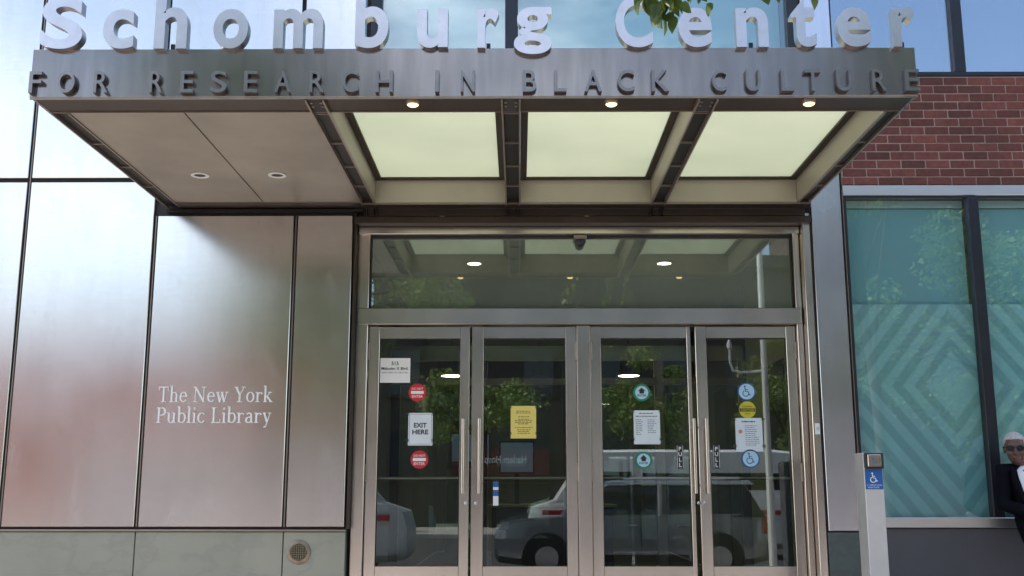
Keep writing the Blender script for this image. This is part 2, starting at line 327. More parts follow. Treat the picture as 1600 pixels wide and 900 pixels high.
# ------------------------------------------------------------------ stainless panel wall on the left
wall = empty('panel_wall', (-3.0, 0, 0.65), 'brushed stainless steel panel wall left of the glass doors', 'wall')
B(-6.2, -1.36, 0.030, 0.06, 0.66, 6.6).build('joint_backing', M['gap'], wall)
XS = [-6.2, -5.12, -4.055, -2.985, -1.832, -1.347]
def panel(x0, x1, z0, z1):
    g = 0.017; p = B(x0+g, x1-g, 0.0, 0.027, z0+g, z1-g).build('panel', M['panel'], wall, bevel=0.004)
    return p
for i in range(5):
    if i < 3: panel(XS[i], XS[i+1], 0.662, 3.485); panel(XS[i], XS[i+1], 3.487, 6.6)
    else: panel(XS[i], XS[i+1], 0.662, 3.195); panel(XS[i], XS[i+1], 3.487, 6.6)
for i in range(1, 5): B(XS[i]-0.004, XS[i]+0.004, 0.012, 0.029, 0.68, 3.18 if i > 2 else 6.5).build('joint_bead', M['edge'], wall)
B(-6.2, -1.348, -0.012, 0.029, 0.645, 0.660).build('bottom_ledge', M['edge'], wall, bevel=0.002)
B(-1.346, -1.334, 0.0, 0.20, 0.66, 3.2).build('return_strip', M['bronze'], wall)

# serif lettering on the panel
def arc(cx, cz, rx, rz, a0, a1, n=14): return [(cx+rx*math.cos(R(a0+(a1-a0)*i/n)), cz+rz*math.sin(R(a0+(a1-a0)*i/n))) for i in range(n+1)]
TH, TN, XH = 0.115, 0.05, 0.66
def taper(pts, cx, rx): return [TN+(TH-TN)*min(1, abs(p[0]-cx)/rx)**1.4 for p in pts]
def serif_glyph(ch):
    S = []                                            # (points, widths)
    V = lambda x, a, b_, w_=TH: S.append(([(x, a), (x, b_)], w_))
    H = lambda a, b_, z, w_=TN: S.append(([(a, z), (b_, z)], w_))
    def A(*a):
        p = arc(*a); S.append((p, taper(p, a[0], a[2])))
    t = TN/2
    if ch == 'T': V(.36, 0, 1); H(.02, .70, 1-t, .06); H(.2, .52, t); V(.04, .78, 1, .05); V(.68, .78, 1, .05); wd = .72
    elif ch == 'h': V(.12, 0, 1.06); A(.29, .42, .17, .22, 160, 0); V(.46, 0, .44); H(.0, .25, t); H(.34, .58, t); H(.0, .14, 1.04); wd = .60
    elif ch == 'e': A(.26, .33, .21, .31, 5, 325); H(.07, .46, .38); wd = .52
    elif ch == 'N': V(.13, 0, .97, .055); S.append(([(.12, .99), (.72, .02)], TH)); V(.71, .0, .98, .055); H(.0, .27, t); H(.0, .18, 1-t); H(.57, .86, 1-t); wd = .88
    elif ch == 'w': S.append(([(.1, .65), (.27, .0)], TH)); S.append(([(.27, .0), (.42, .62)], .05)); S.append(([(.40, .65), (.57, .0)], TH)); S.append(([(.57, .0), (.73, .65)], .05)); H(.0, .21, XH-t); H(.31, .5, XH-t); H(.63, .83, XH-t); wd = .84
    elif ch == 'Y': S.append(([(.1, .98), (.36, .46)], TH)); S.append(([(.64, .98), (.36, .46)], .055)); V(.36, 0, .48); H(.2, .52, t); H(.0, .24, 1-t); H(.52, .74, 1-t); wd = .74
    elif ch == 'o': p = arc(.27, .33, .22, .31, 0, 340, 18); S.append((p + [p[0]], taper(p + [p[0]], .27, .22))); wd = .56
    elif ch == 'r': V(.13, 0, .65); A(.33, .42, .2, .2, 165, 70); S.append(([(.38, .61), (.44, .52)], .09)); H(.0, .27, t); H(.0, .14, XH-t); wd = .46
    elif ch == 'k': V(.12, 0, 1.06); S.append(([(.14, .27), (.44, .63)], .055)); S.append(([(.24, .38), (.52, .02)], TH)); H(.0, .25, t); H(.4, .62, t); H(.32, .55, XH-t); H(.0, .14, 1.04); wd = .62
    elif ch == 'P': V(.14, 0, 1); A(.30, .74, .25, .24, 88, -90); H(.12, .32, .98-t); H(.12, .32, .5); H(.0, .30, t); H(.0, .16, 1-t); wd = .60
    elif ch == 'u': V(.13, .2, .65); A(.28, .22, .15, .2, 180, 340); V(.47, 0, .65); H(.0, .14, XH-t); H(.34, .48, XH-t); H(.47, .6, t); wd = .61
    elif ch == 'b': V(.12, .02, 1.06); A(.30, .33, .22, .31, 150, -150); H(.0, .14, 1.04); wd = .57
    elif ch == 'l': V(.13, 0, 1.06); H(.0, .26, t); H(.0, .14, 1.04); wd = .27
    elif ch == 'i': V(.13, 0, .65); H(.0, .26, t); H(.0, .14, XH-t); S.append(([(.07, .92), (.19, .92)], .12)); wd = .27
    elif ch == 'c': A(.27, .33, .22, .31, 45, 320); wd = .50
    elif ch == 'L': V(.14, 0, 1); H(.0, .58, t); H(.0, .28, 1-t); V(.57, 0, .24, .05); wd = .62
    elif ch == 'a': V(.40, .06, .48); A(.25, .46, .15, .18, 10, 150); A(.22, .18, .15, .17, 60, 320); S.append(([(.22, .36), (.40, .40)], .05)); H(.40, .52, t); wd = .53
    elif ch == 'y': S.append(([(.1, .65), (.3, .05)], TH)); S.append(([(.5, .65), (.22, -.25)], .055)); S.append(([(.22, -.25), (.09, -.27)], .08)); H(.0, .22, XH-t); H(.38, .58, XH-t); wd = .58
    return S, wd
def serif_line(txt, x0, x1, zb, cap, par, y=-0.006):
    ws = [0.34 if c == ' ' else serif_glyph(c)[1]+0.075 for c in txt]; tot = sum(ws)-0.075; kx = (x1-x0)/tot; x = x0
    for c, wd in zip(txt, ws):
        if c != ' ':
            m_ = MB()
            for q, (pts, wv) in enumerate(serif_glyph(c)[0]):
                ww = [v_*kx for v_ in wv] if isinstance(wv, list) else wv*(kx if abs(pts[0][0]-pts[-1][0]) < .01 else cap)
                m_.ribbon([(x+px_*kx, zb+pz*cap) for px_, pz in pts], ww, y-0.0004*q, -0.0005)
            m_.build('letter', M['white'], par)
        x += wd*kx
lt = empty('wall_lettering', (-2.42, -0.003, 1.5), 'two lines of white serif letters on the steel panel', 'lettering')
serif_line('The New York', -2.871, -1.96, 1.648, 0.122, lt)
serif_line('Public Library', -2.874, -1.963, 1.484, 0.122, lt)

# ------------------------------------------------------------------ stone base, pilaster, right hand base
sb = empty('stone_plinth', (-3.0, 0, 0), 'green grey polished stone base course under the steel panels', 'stone base')
xs = [-6.2, -4.6, -2.985, -1.832, -1.347]
B(-6.2, -1.36, 0.04, 0.10, 0.0, 0.64).build('joint_backing', M['gap'], sb)
for a, b_ in zip(xs, xs[1:]): B(a+0.004, b_-0.004, 0.003, 0.039, 0.002, 0.641).build('slab', M['stone'], sb, bevel=0.003)
vn = empty('wall_vent', (-1.706, 0, 0.489), 'round brass grille set into the stone base', 'vent')
MB().lathe([(0.092, 0.002), (0.092, -0.004), (0.086, -0.008), (0.064, -0.010), (0.061, -0.003), (0.058, 0.0)], (-1.706, 0, 0.489), 'y', 36).build('collar', plain('brass_collar', (0.25, 0.20, 0.15), 0.4, 0.6, 0.3, 14), vn, smooth=True)
MB().disc(-1.706, 0.489, 0.063, -0.002, 0.002).build('backing', M['dark'], vn)
gr = MB()
for i in range(-3, 4):
    h = math.sqrt(max(0, 0.062**2-(i*0.017)**2)); gr.tube([(-1.706-h, -0.006, 0.489+i*0.017), (-1.706+h, -0.006, 0.489+i*0.017)], 0.0032, 6); gr.tube([(-1.706+i*0.017, -0.008, 0.489-h), (-1.706+i*0.017, -0.008, 0.489+h)], 0.0032, 6)
gr.build('grille', plain('vent_mesh', (0.20, 0.18, 0.13), 0.5, 0.7), vn)

pl = empty('steel_pilaster', (2.52, 0, 0.64), 'plain steel pilaster between the doors and the teal window', 'pilaster')
B(2.386, 2.662, 0.028, 0.30, 0.642, 7.0).build('backing', M['gap'], pl)
B(2.398, 2.642, -0.004, 0.026, 0.650, 6.9).build('face_panel', M['pilaster'], pl, bevel=0.003)
B(2.656, 2.661, -0.008, 0.027, 0.65, 3.4).build('edge_bead', M['edge'], pl)
ps = empty('stone_block', (2.52, 0, 0), 'dark green stone block under the steel pilaster', 'stone base')
B(2.392, 2.66, 0.0, 0.30, 0.002, 0.640).build('slab', M['stone_dark'], ps, bevel=0.003)
bw = empty('window_base', (4.4, 0, 0), 'charcoal plinth wall under the big teal window', 'wall')
for a, b_ in ((2.664, 4.72), (4.724, 6.3)): B(a, b_, -0.02, 0.30, 0.002, 0.672).build('slab', M['base_grey'], bw, bevel=0.003)

# ------------------------------------------------------------------ lower teal window
win = empty('teal_window', (4.4, 0, 0.7), 'large teal window with diamond pattern beside the pilaster', 'window')
B(2.664, 6.3, -0.045, 0.29, 0.675, 0.752).build('sill', M['trim'], win, bevel=0.004)
B(2.664, 6.3, -0.012, 0.29, 3.338, 3.425).build('head_trim', M['trim'], win, bevel=0.004)
B(2.664, 6.3, -0.004, 0.285, 3.318, 3.337).build('head_gasket', M['mullion'], win)
for x0, x1 in ((2.664, 2.686), (3.672, 3.757), (5.0, 5.085)):
    B(x0, x1, -0.03 if x0 > 3 else -0.006, 0.05, 0.753, 3.317).build('mullion', M['mullion'], win, bevel=0.003)
for x0, x1 in ((2.686, 3.672), (3.757, 5.0), (5.085, 6.3)):
    B(x0, x1, 0.012, 0.022, 0.753, 3.317).build('pane', M['teal_glass'], win)
for x0, x1 in ((2.687, 3.671), (3.758, 4.999), (5.086, 6.299)):
    B(x0, x1, 0.055, 0.07, 0.753, 2.44).build('patterned_film', M['film'], win)
    B(x0, x1, 0.105, 0.12, 2.44, 3.25).build('blind_backing', M['shade'], win)
    B(x0, x1, 0.085, 0.10, 3.255, 3.316).build('blind_box', M['upper_back'], win)
# film coordinates: diamonds centred on the panes
for o in win.children:
    if o.name.startswith('patterned_film'):
        me = o.data; c = Vector((3.47, 0.06, 1.78)) - ORG['teal_window']
        me.transform(Matrix.Translation(-c)); o.location = c

# ------------------------------------------------------------------ brick band
br = empty('brick_wall', (4.4, 0, 3.43), 'band of dark red brickwork above the teal window', 'wall')
B(2.664, 6.3, 0.006, 0.30, 3.427, 4.375).build('mortar', M['mortar'], br)
L_, Hc, j = 0.2015, 0.0725, 0.0105
bm_ = {}
def brick(x0, x1, z0):
    k = round(x1-x0, 3)
    if k not in bm_: bm_[k] = B(-k/2, k/2, 0.0, 0.05, 0, Hc-j).mesh('brick', bevel=0.003); bm_[k].materials.append(M['brick'])
    o = link('brick', bm_[k], None, br, ((x0+x1)/2-4.4, random.uniform(-0.0025, 0.002), z0-3.43)); o.rotation_euler = (0, 0, random.uniform(-.006, .006))
for r in range(13):
    z0 = 3.432+r*Hc; x = 2.668-(0.0 if r % 2 else L_/2)
    x += [0, .02, -.01, .03, 0][r % 5]*0.4
    while x < 5.3:
        a, b_ = max(x, 2.668), x+L_-j
        if b_-a > 0.03: brick(a, b_, z0)
        x += L_

# ------------------------------------------------------------------ upper windows
def upper(name, label, xs_, z0, z1, gm, back, loc, frame_w):
    wn = empty(name, loc, label, 'window'); 
    for i, (a, b_) in enumerate(xs_):
        B(a, b_, 0.03, 0.04, z0, z1).build('pane', gm, wn)
        B(a-0.01, b_+0.01, 0.26, 0.28, z0, z1).build('blind_backing', back, wn)  # plain backing sheet; its colour stands in for the room behind the glass
    for a, b_ in frame_w: B(a, b_, -0.012, 0.25, z0, z1).build('mullion', M['mullion'], wn, bevel=0.004)
    B(xs_[0][0]-0.02, xs_[-1][1]+0.02, -0.005, 0.25, z0-0.035, z0-0.001).build('bottom_rail', M['mullion'], wn)
    return wn
upper('upper_window', 'pale teal window band behind the big letters above the canopy', [(-1.165, -0.115), (-0.005, 2.275)], 3.62, 6.6, M['upper_glass'], M['upper_back'], (0.5, 0, 3.6), [(-1.255, -1.165), (-0.115, -0.005), (2.275, 2.375)])
upper('sky_window', 'blue window reflecting sky above the brick band', [(2.665, 3.665), (3.762, 5.2), (5.29, 6.25)], 4.415, 6.9, M['blue_glass'], M['upper_dark'], (4.4, 0, 4.4), [(3.665, 3.762), (5.2, 5.29)])

# ------------------------------------------------------------------ entrance: frame, transom, doors
ZD = 2.283
fr = empty('door_frame', (0.5, 0.2, 0), 'stainless steel frame and transom around the four glass doors', 'door frame')
B(-1.333, -1.236, 0.13, 0.30, 0.0, 3.10).build('jamb', M['frame'], fr, bevel=0.004)
B(2.268, 2.318, 0.13, 0.30, 0.0, 3.10).build('jamb', M['frame'], fr, bevel=0.004)
B(2.322, 2.385, 0.02, 0.30, 0.0, 3.20).build('outer_jamb', M['frame'], fr, bevel=0.004)
B(0.472, 0.582, 0.165, 0.27, 0.0, ZD+0.005).build('centre_post', M['frame'], fr, bevel=0.004)
B(-1.320, 2.312, 0.115, 0.30, ZD+0.008, 2.425).build('transom_bar', M['frame'], fr, bevel=0.005)
B(-1.330, 2.318, 0.10, 0.30, 3.045, 3.105).build('head_bar', M['frame'], fr, bevel=0.004)
B(-1.225, 2.258, 0.205, 0.215, 2.428, 3.043).build('transom_pane', M['transom_glass'], fr)
B(-1.232, 2.265, 0.180, 0.204, 3.030, 3.044).build('gasket', M['gap'], fr); B(-1.235, -1.226, 0.18, 0.22, 2.43, 3.03).build('gasket', M['gap'], fr); B(2.258, 2.267, 0.18, 0.22, 2.43, 3.03).build('gasket', M['gap'], fr)
B(-1.345, 2.385, -0.02, 0.34, 3.108, 3.165).build('header', M['bronze'], fr, bevel=0.003)
B(-1.345, 2.385, 0.05, 0.34, 3.168, 3.212).build('header_recess', M['bronze'], fr)
def stile(x0, x1, z0, z1): return B(x0, x1, 0.185, 0.235, z0, z1)
def door(x0, x1, gx0, gx1, hinge, label, near):
    d = empty('glass_door', ((x0+x1)/2, 0.21, 0), label, 'door', 'four glass entrance doors')
    stile(x0, gx0, 0.02, ZD).build('stile', M['frame'], d, bevel=0.003); stile(gx1, x1, 0.02, ZD).build('stile', M['frame'], d, bevel=0.003)
    B(gx0+0.0005, gx1-0.0005, 0.187, 0.233, ZD-0.098, ZD-0.002).build('top_rail', M['frame'], d, bevel=0.003)
    B(gx0+0.0005, gx1-0.0005, 0.187, 0.233, 0.022, 0.372).build('bottom_rail', M['frame'], d, bevel=0.003)
    B(gx0, gx1, 0.206, 0.214, 0.372, ZD-0.098).build('pane', M['door_glass'], d)
    for a, b_, c_, e_ in ((gx0, gx0+0.006, 0.374, ZD-0.10), (gx1-0.006, gx1, 0.374, ZD-0.10)): B(a, b_, 0.196, 0.205, c_, e_).build('glazing_bead', M['gap'], d)
    B(gx0+0.006, gx1-0.006, 0.196, 0.205, ZD-0.106, ZD-0.10).build('glazing_bead', M['gap'], d)
    bar = MB(); bar.tube([(gx0-0.02, 0.285, 1.056), (gx1+0.02, 0.285, 1.056)], 0.012, 10); bar.tube([(gx0-0.015, 0.23, 1.056), (gx0-0.015, 0.285, 1.056)], 0.011, 8); bar.tube([(gx1+0.015, 0.23, 1.056), (gx1+0.015, 0.285, 1.056)], 0.011, 8)
    bar.build('push_bar', M['edge'], d, smooth=True)
    hx = (gx1+0.030) if hinge < 0 else (gx0-0.030)
    h = MB(); h.tube([(hx, 0.125, 0.935), (hx, 0.125, 1.525)], 0.0125, 12)
    for z in (1.0, 1.46): h.tube([(hx, 0.125, z), (hx, 0.186, z)], 0.009, 8)
    h.build('pull_handle', M['frame'], d, smooth=True)
    kx = x0+0.002 if hinge < 0 else x1-0.002
    for z in (0.22, 1.1, 2.08): MB().tube([(kx, 0.178, z-0.07), (kx, 0.178, z-0.024), (kx, 0.178, z+0.024), (kx, 0.178, z+0.07)], 0.0105, 10).build('hinge', M['edge'], d, smooth=True)
    MB().lathe([(0.012, 0.0), (0.012, -0.006), (0.005, -0.008)], ((gx1+0.055 if hinge < 0 else gx0-0.055), 0.185, 0.86), 'y', 14).build('lock', M['chrome'], d)
    return d
door(-1.232, -0.404, -1.143, -0.481, -1, 'leftmost glass door, with the address paper and exit sign', 0)
door(-0.386, 0.468, -0.290, 0.381, 1, 'second glass door from the left, with the yellow notice', 0)
door(0.586, 1.405, 0.670, 1.372, -1, 'third glass door from the left, with two green round stickers', 0)
door(1.443, 2.264, 1.531, 2.186, 1, 'rightmost glass door, with blue wheelchair stickers', 0)

# ------------------------------------------------------------------ signs on the doors
YS = 0.2045
def disc_sign(cx, cz, r, outer, label, ring=None):
    o = empty('round_sticker', (cx, YS, cz), label, 'sticker'); MB().disc(cx, cz, r, YS-0.0012, YS).build('disc', outer, o)
    if ring: MB().disc(cx, cz, r*0.76, YS-0.0020, YS-0.0014).build('centre_disc', ring, o)
    return o
def txt(s_, box, mat, par, name='lettering', off=0.0, y=YS-0.0022, keep=True, d=0.0006): return glyph(s_, box, y-d, d, off, keep).build(name, mat, par)
for cx, cz, lab in ((-0.828, 1.743, 'upper red round sticker reading do not enter, under the address paper'), (-0.803, 1.203, 'lower red round sticker reading do not enter, under the exit sign')):
    o = disc_sign(cx, cz, 0.072, M['red'], lab)
    B(cx-0.052, cx+0.052, YS-0.0022, YS-0.0014, cz-0.012, cz+0.012).build('bar', M['white'], o)
    txt('DO NOT', (cx-0.046, cx+0.046, cz+0.019, cz+0.042), M['white'], o, off=0.01); txt('ENTER', (cx-0.044, cx+0.044, cz-0.044, cz-0.021), M['white'], o, off=0.01)
for cx, cz, lab in ((0.998, 1.740, 'upper green round sticker with house and arrow, above the white notice'), (1.001, 1.197, 'lower green round sticker with house and arrow, below the white notice')):
    o = disc_sign(cx, cz, 0.070, M['green'], lab, M['pale_blue'])
    MB().prism([(cx-0.030, cz+0.012), (cx, cz+0.042), (cx+0.030, cz+0.012), (cx+0.018, cz+0.012), (cx+0.018, cz-0.008), (cx-0.018, cz-0.008), (cx-0.018, cz+0.012)], YS-0.0028, YS-0.0022).build('arrow', M['black'], o)
    txt('ENTER', (cx-0.036, cx+0.036, cz-0.032, cz-0.014), M['black'], o, off=0.012)
def wheelchair(o, cx, cz, k, mat, y):
    m_ = MB(); m_.disc(cx-0.12*k, cz+0.66*k, 0.13*k, y-0.0006, y, 14)
    m_.ribbon([(cx-0.10*k, cz+0.50*k), (cx-0.05*k, cz-0.02*k), (cx+0.30*k, cz-0.04*k), (cx+0.48*k, cz-0.52*k), (cx+0.66*k, cz-0.46*k)], 0.13*k, y-0.0012, y-0.0002)
    m_.ribbon([(cx-0.07*k, cz+0.24*k), (cx+0.28*k, cz+0.22*k)], 0.10*k, y-0.0016, y-0.0002)
    m_.ribbon(arc(cx-0.02*k, cz-0.28*k, 0.40*k, 0.40*k, 120, 350, 18), 0.11*k, y-0.0020, y-0.0002)
    m_.build('wheelchair_symbol', mat, o)
for cx, cz, lab in ((1.850, 1.748, 'upper blue and pale wheelchair sticker above the yellow caution sticker'), (1.860, 1.209, 'lower blue and pale wheelchair sticker below the white notice')):
    o = disc_sign(cx, cz, 0.074, M['blue'], lab); MB().disc(cx, cz, 0.063, YS-0.0020, YS-0.0014).build('centre_disc', M['pale_blue'], o); wheelchair(o, cx-0.006, cz+0.002, 0.060, M['blue'], YS-0.0022)
o = disc_sign(1.851, 1.601, 0.068, M['yellow'], 'yellow round caution sticker between wheelchair sticker and notice')
B(1.787, 1.915, YS-0.0022, YS-0.0014, 1.586, 1.612).build('bar', M['black'], o)
txt('CAUTION', (1.797, 1.905, 1.590, 1.608), M['yellow'], o, off=0.01, y=YS-0.0024); txt('AUTOMATIC', (1.806, 1.896, 1.619, 1.634), M['black'], o); txt('DOOR', (1.831, 1.871, 1.560, 1.578), M['black'], o)
def sheet(name, x0, x1, z0, z1, mat, label, tilt=0.0):
    o = empty(name, ((x0+x1)/2, YS, (z0+z1)/2), label, 'sign'); B(x0, x1, YS-0.0012, YS, z0, z1).build('sheet', mat, o); return o
def lines(o, x0, x1, zs, mat, h=0.006, seed=1):
    rr = random.Random(seed)
    for z, kind in zs:
        a = x0; e = x1
        if kind == 'c': q = rr.uniform(.05, .22)*(x1-x0); a += q; e -= q
        elif kind == 'l': e -= rr.uniform(.05, .4)*(x1-x0)
        m_ = MB(); x = a
        while x < e-0.006:
            l = min(rr.uniform(.010, .028), e-x); m_.box(x, x+l, YS-0.0018, YS-0.0013, z-h/2, z+h/2); x += l+0.005
        m_.build('print_line', mat, o)
def tabs(o, x0, x1, z0, z1):
    for x, z in ((x0-0.022, z1-0.02), (x1-0.008, z1-0.02), (x0-0.022, z0+0.03), (x1-0.008, z0+0.03)): B(x, x+0.03, YS-0.0019, YS-0.00125, z, z+0.022).build('tape', M['tape'], o)
M['tape'] = glass('clear_tape', 0.05, (0.80, 0.82, 0.82), 0.25)
o = sheet('address_sign', -1.141, -0.890, 1.822, 2.024, M['white'], 'white address paper in the top corner of the leftmost door')
txt('515', (-1.05, -0.98, 1.965, 1.995), M['black'], o, off=0.015); txt('Malcolm X Blvd.', (-1.125, -0.905, 1.924, 1.953), M['black'], o, off=0.012); txt('NEW YORK, NY 10037-1801', (-1.122, -0.908, 1.895, 1.913), M['ink'], o)
o = sheet('exit_sign', -0.898, -0.700, 1.315, 1.576, M['paper'], 'white framed sign reading exit here on the leftmost door')
for a in ((-0.890, -0.708, 1.564, 1.567), (-0.890, -0.708, 1.324, 1.327), (-0.890, -0.887, 1.328, 1.563), (-0.711, -0.708, 1.328, 1.563)): B(a[0], a[1], YS-0.0018, YS-0.0013, a[2], a[3]).build('border', M['ink'], o)
txt('EXIT', (-0.852, -0.748, 1.458, 1.496), M['black'], o, off=0.03, keep=False); txt('HERE', (-0.864, -0.734, 1.404, 1.442), M['black'], o, off=0.03, keep=False); tabs(o, -0.898, -0.700, 1.315, 1.576)
o = sheet('yellow_notice', -0.068, 0.138, 1.371, 1.633, M['yellow_paper'], 'yellow paper notice taped to the second door')
lines(o, -0.035, 0.11, [(1.590, 'c'), (1.576, 'c'), (1.545, 'c'), (1.525, 'c'), (1.513, 'f'), (1.500, 'f'), (1.488, 'c'), (1.458, 'f'), (1.440, 'c'), (1.426, 'c'), (1.412, 'c')], M['ink_yellow'], 0.007, 3); tabs(o, -0.068, 0.138, 1.371, 1.633)
o = sheet('white_notice', 0.927, 1.140, 1.324, 1.596, M['paper'], 'white paper notice on the third door between two green stickers')
lines(o, 0.945, 1.12, [(1.572, 'c'), (1.548, 'f')], M['ink'], 0.008, 5); lines(o, 0.945, 1.01, [(1.52-i*.0145, 'l') for i in range(9)], M['ink'], 0.005, 6); lines(o, 1.04, 1.115, [(1.52-i*.0145, 'l') for i in range(8)], M['ink'], 0.005, 7); tabs(o, 0.927, 1.140, 1.324, 1.596)
o = sheet('visitor_notice', 1.747, 1.965, 1.268, 1.534, M['paper'], 'white paper notice on the rightmost door under the caution sticker')
lines(o, 1.80, 1.91, [(1.505, 'f')], M['black'], 0.010, 8); lines(o, 1.825, 1.945, [(1.472-i*.0155, 'l') for i in range(11)], M['ink'], 0.005, 9)
MB().disc(1.787, 1.425, 0.016, YS-0.0018, YS-0.0013, 16).build('stamp', plain('orange_print', (0.6, 0.25, 0.15), 0.6), o); tabs(o, 1.747, 1.965, 1.268, 1.534)
for x0, lab in ((1.268, 'narrow vertical pull label beside the handle of the third door'), (1.560, 'narrow vertical pull label beside the handle of the rightmost door')):
    o = empty('pull_label', (x0+.027, YS, 1.225), lab, 'sign'); B(x0, x0+0.054, YS-0.0012, YS, 1.131, 1.320).build('sheet', M['black'], o)
    for a in ((x0+.003, x0+.006, 1.136, 1.315), (x0+.048, x0+.051, 1.136, 1.315)): B(a[0], a[1], YS-0.0018, YS-0.0013, a[2], a[3]).build('border', M['white'], o)
    for i, ch in enumerate('PULL'): txt(ch, (x0+0.012, x0+0.042, 1.272-i*0.043, 1.304-i*0.043), M['white'], o, 'letter', off=0.02)
o = empty('hours_strip', (-0.187, YS, 0.935), 'narrow blue and white sticker low on the second door', 'sticker')
for z0, z1, mt in ((0.84, 0.915, 'white'), (0.917, 0.960, 'blue'), (0.962, 0.985, 'white'), (0.987, 1.03, 'blue')): B(-0.209, -0.166, YS-0.0012, YS, z0, z1).build('strip', M[mt], o)
o = empty('key_switch', (2.352, 0.02, 1.436), 'small white switch plate on the right door jamb', 'switch')
B(2.336, 2.376, 0.010, 0.019, 1.392, 1.480).build('plate', M['white'], o, bevel=0.003); B(2.348, 2.364, 0.004, 0.0095, 1.425, 1.45).build('rocker', M['post'], o)

# ------------------------------------------------------------------ security camera over the doors
o = empty('dome_camera', (0.509, 0.14, 3.04), 'small dome security camera under the frame above the doors', 'camera')
B(0.455, 0.563, 0.10, 0.19, 3.005, 3.040).build('mount', M['edge'], o, bevel=0.006)
MB().lathe([(0.040, 3.004), (0.040, 2.985), (0.034, 2.962), (0.018, 2.945), (0.0, 2.941)], (0.509, 0.145, 0), 'z', 20).build('dome', M['mullion'], o, smooth=True)

# ------------------------------------------------------------------ canopy
X0, X1, YF, YR, ZB, ZT = -2.907, 2.360, -2.475, -0.18, 3.240, 3.552
cn = empty('entrance_canopy', (-0.27, -1.2, ZB), 'projecting steel canopy with three frosted glass bays over the doors', 'canopy')
B(X0, X1, YF, YF+0.018, ZB+0.008, ZT).build('fascia', M['fascia'], cn, bevel=0.003)
B(X0, X0+0.018, YF+0.0185, 0.0-0.002, ZB+0.010, ZT-0.002).build('side_fascia', M['fascia'], cn); B(X1-0.018, X1, YF+0.0185, -0.006, ZB+0.010, ZT-0.002).build('side_fascia', M['fascia'], cn)
B(X0+0.001, X1-0.001, YF+0.004, YF+0.016, ZB-0.002, ZB+0.0075).build('fascia_lip', M['edge'], cn)
B(X0+0.02, X1-0.02, YF+0.019, -2.225, ZB+0.012, ZB+0.20).build('front_beam', M['bronze'], cn)
B(X0+0.02, X1-0.02, -2.2245, -2.218, ZB+0.004, ZB+0.20).build('front_beam_edge', M['edge'], cn)
BE = [(-1.272, -1.158), (-0.106, 0.012), (1.066, 1.186)]
def beam(x0, x1, name='beam'):
    t = 0.011
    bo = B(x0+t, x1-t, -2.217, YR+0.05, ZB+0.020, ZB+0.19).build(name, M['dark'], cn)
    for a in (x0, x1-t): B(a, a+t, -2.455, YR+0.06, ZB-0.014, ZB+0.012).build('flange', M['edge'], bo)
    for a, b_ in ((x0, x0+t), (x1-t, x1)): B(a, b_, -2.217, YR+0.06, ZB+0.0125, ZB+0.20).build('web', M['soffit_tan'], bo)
    for y in (-2.19, -1.62, -1.10, -0.60): B(x0+t+.0005, x1-t-.0005, y, y+0.012, ZB+0.006, ZB+0.0195).build('spacer', M['edge'], bo)
    B(x0+0.018, x1-0.018, -2.45, -2.235, ZB+0.0, ZB+0.011).build('splice_plate', M['gap'], bo)
    for y in (-2.40, -2.34):
        for x in (x0+0.028, x1-0.028): MB().lathe([(0.009, ZB-0.006), (0.009, ZB-0.0005)], (x, y, 0), 'z', 8).build('bolt', M['edge'], bo)
    for x in (x0+0.004, x0+0.026, x1-0.034, x1-0.012): B(x, x+0.008, -0.05, 0.04, 3.166, 3.232).build('hanger_plate', M['dark'], bo)
for a, b_ in BE: beam(a, b_)
# edge beams along both sides
for a, b_ in ((X0+0.019, -2.775), (2.250, X1-0.019)):
    eb = B(a, b_, -2.217, -0.012, ZB+0.020, ZB+0.19).build('edge_beam', M['dark'], cn)
    for q in (a, b_-0.010): B(q, q+0.010, -2.217, -0.014, ZB-0.004, ZB+0.0195).build('flange', M['edge'], eb)
    for y in (-1.62, -1.10, -0.60): B(a+.0105, b_-.0105, y, y+0.010, ZB+0.006, ZB+0.0195).build('spacer', M['edge'], eb)
B(2.238, 2.2495, -2.217, YR, ZB+0.0, ZB+0.20).build('bay_lining', M['soffit_tan'], cn)
# solid soffit on the left
SO = -2.063
for a, b_ in ((-2.774, SO-0.004), (SO+0.004, -1.274)):
    B(a, b_, -2.2165, YR-0.002, ZB+0.004, ZB+0.022).build('soffit_panel', M['soffit'], cn, bevel=0.002)
B(-2.774, -1.274, -2.2165, -0.01, ZB+0.024, ZB+0.05).build('soffit_backing', M['gap'], cn)
B(-2.774, -1.274, YR, YR+0.006, ZB-0.003, ZB+0.022).build('soffit_edge', M['edge'], cn)
B(-2.774, -1.274, YR+0.007, -0.001, ZB-0.006, ZB+0.022).build('rear_strip', M['bronze'], cn)
B(-2.89, -1.272, -0.04, 0.028, 3.199, 3.223).build('wall_channel', M['dark'], cn)
for cx in (-2.352, -1.782):
    dl = MB().lathe([(0.066, ZB+0.003), (0.066, ZB-0.003), (0.056, ZB-0.006), (0.044, ZB-0.002), (0.044, ZB+0.0035)], (cx, -0.92, 0), 'z', 28).build('downlight_ring', M['white'], cn, smooth=True)
    MB().lathe([(0.0435, ZB+0.0025), (0.0, ZB+0.003)], (cx, -0.92, 0), 'z', 20).build('downlight_lens', M['dark'], dl)
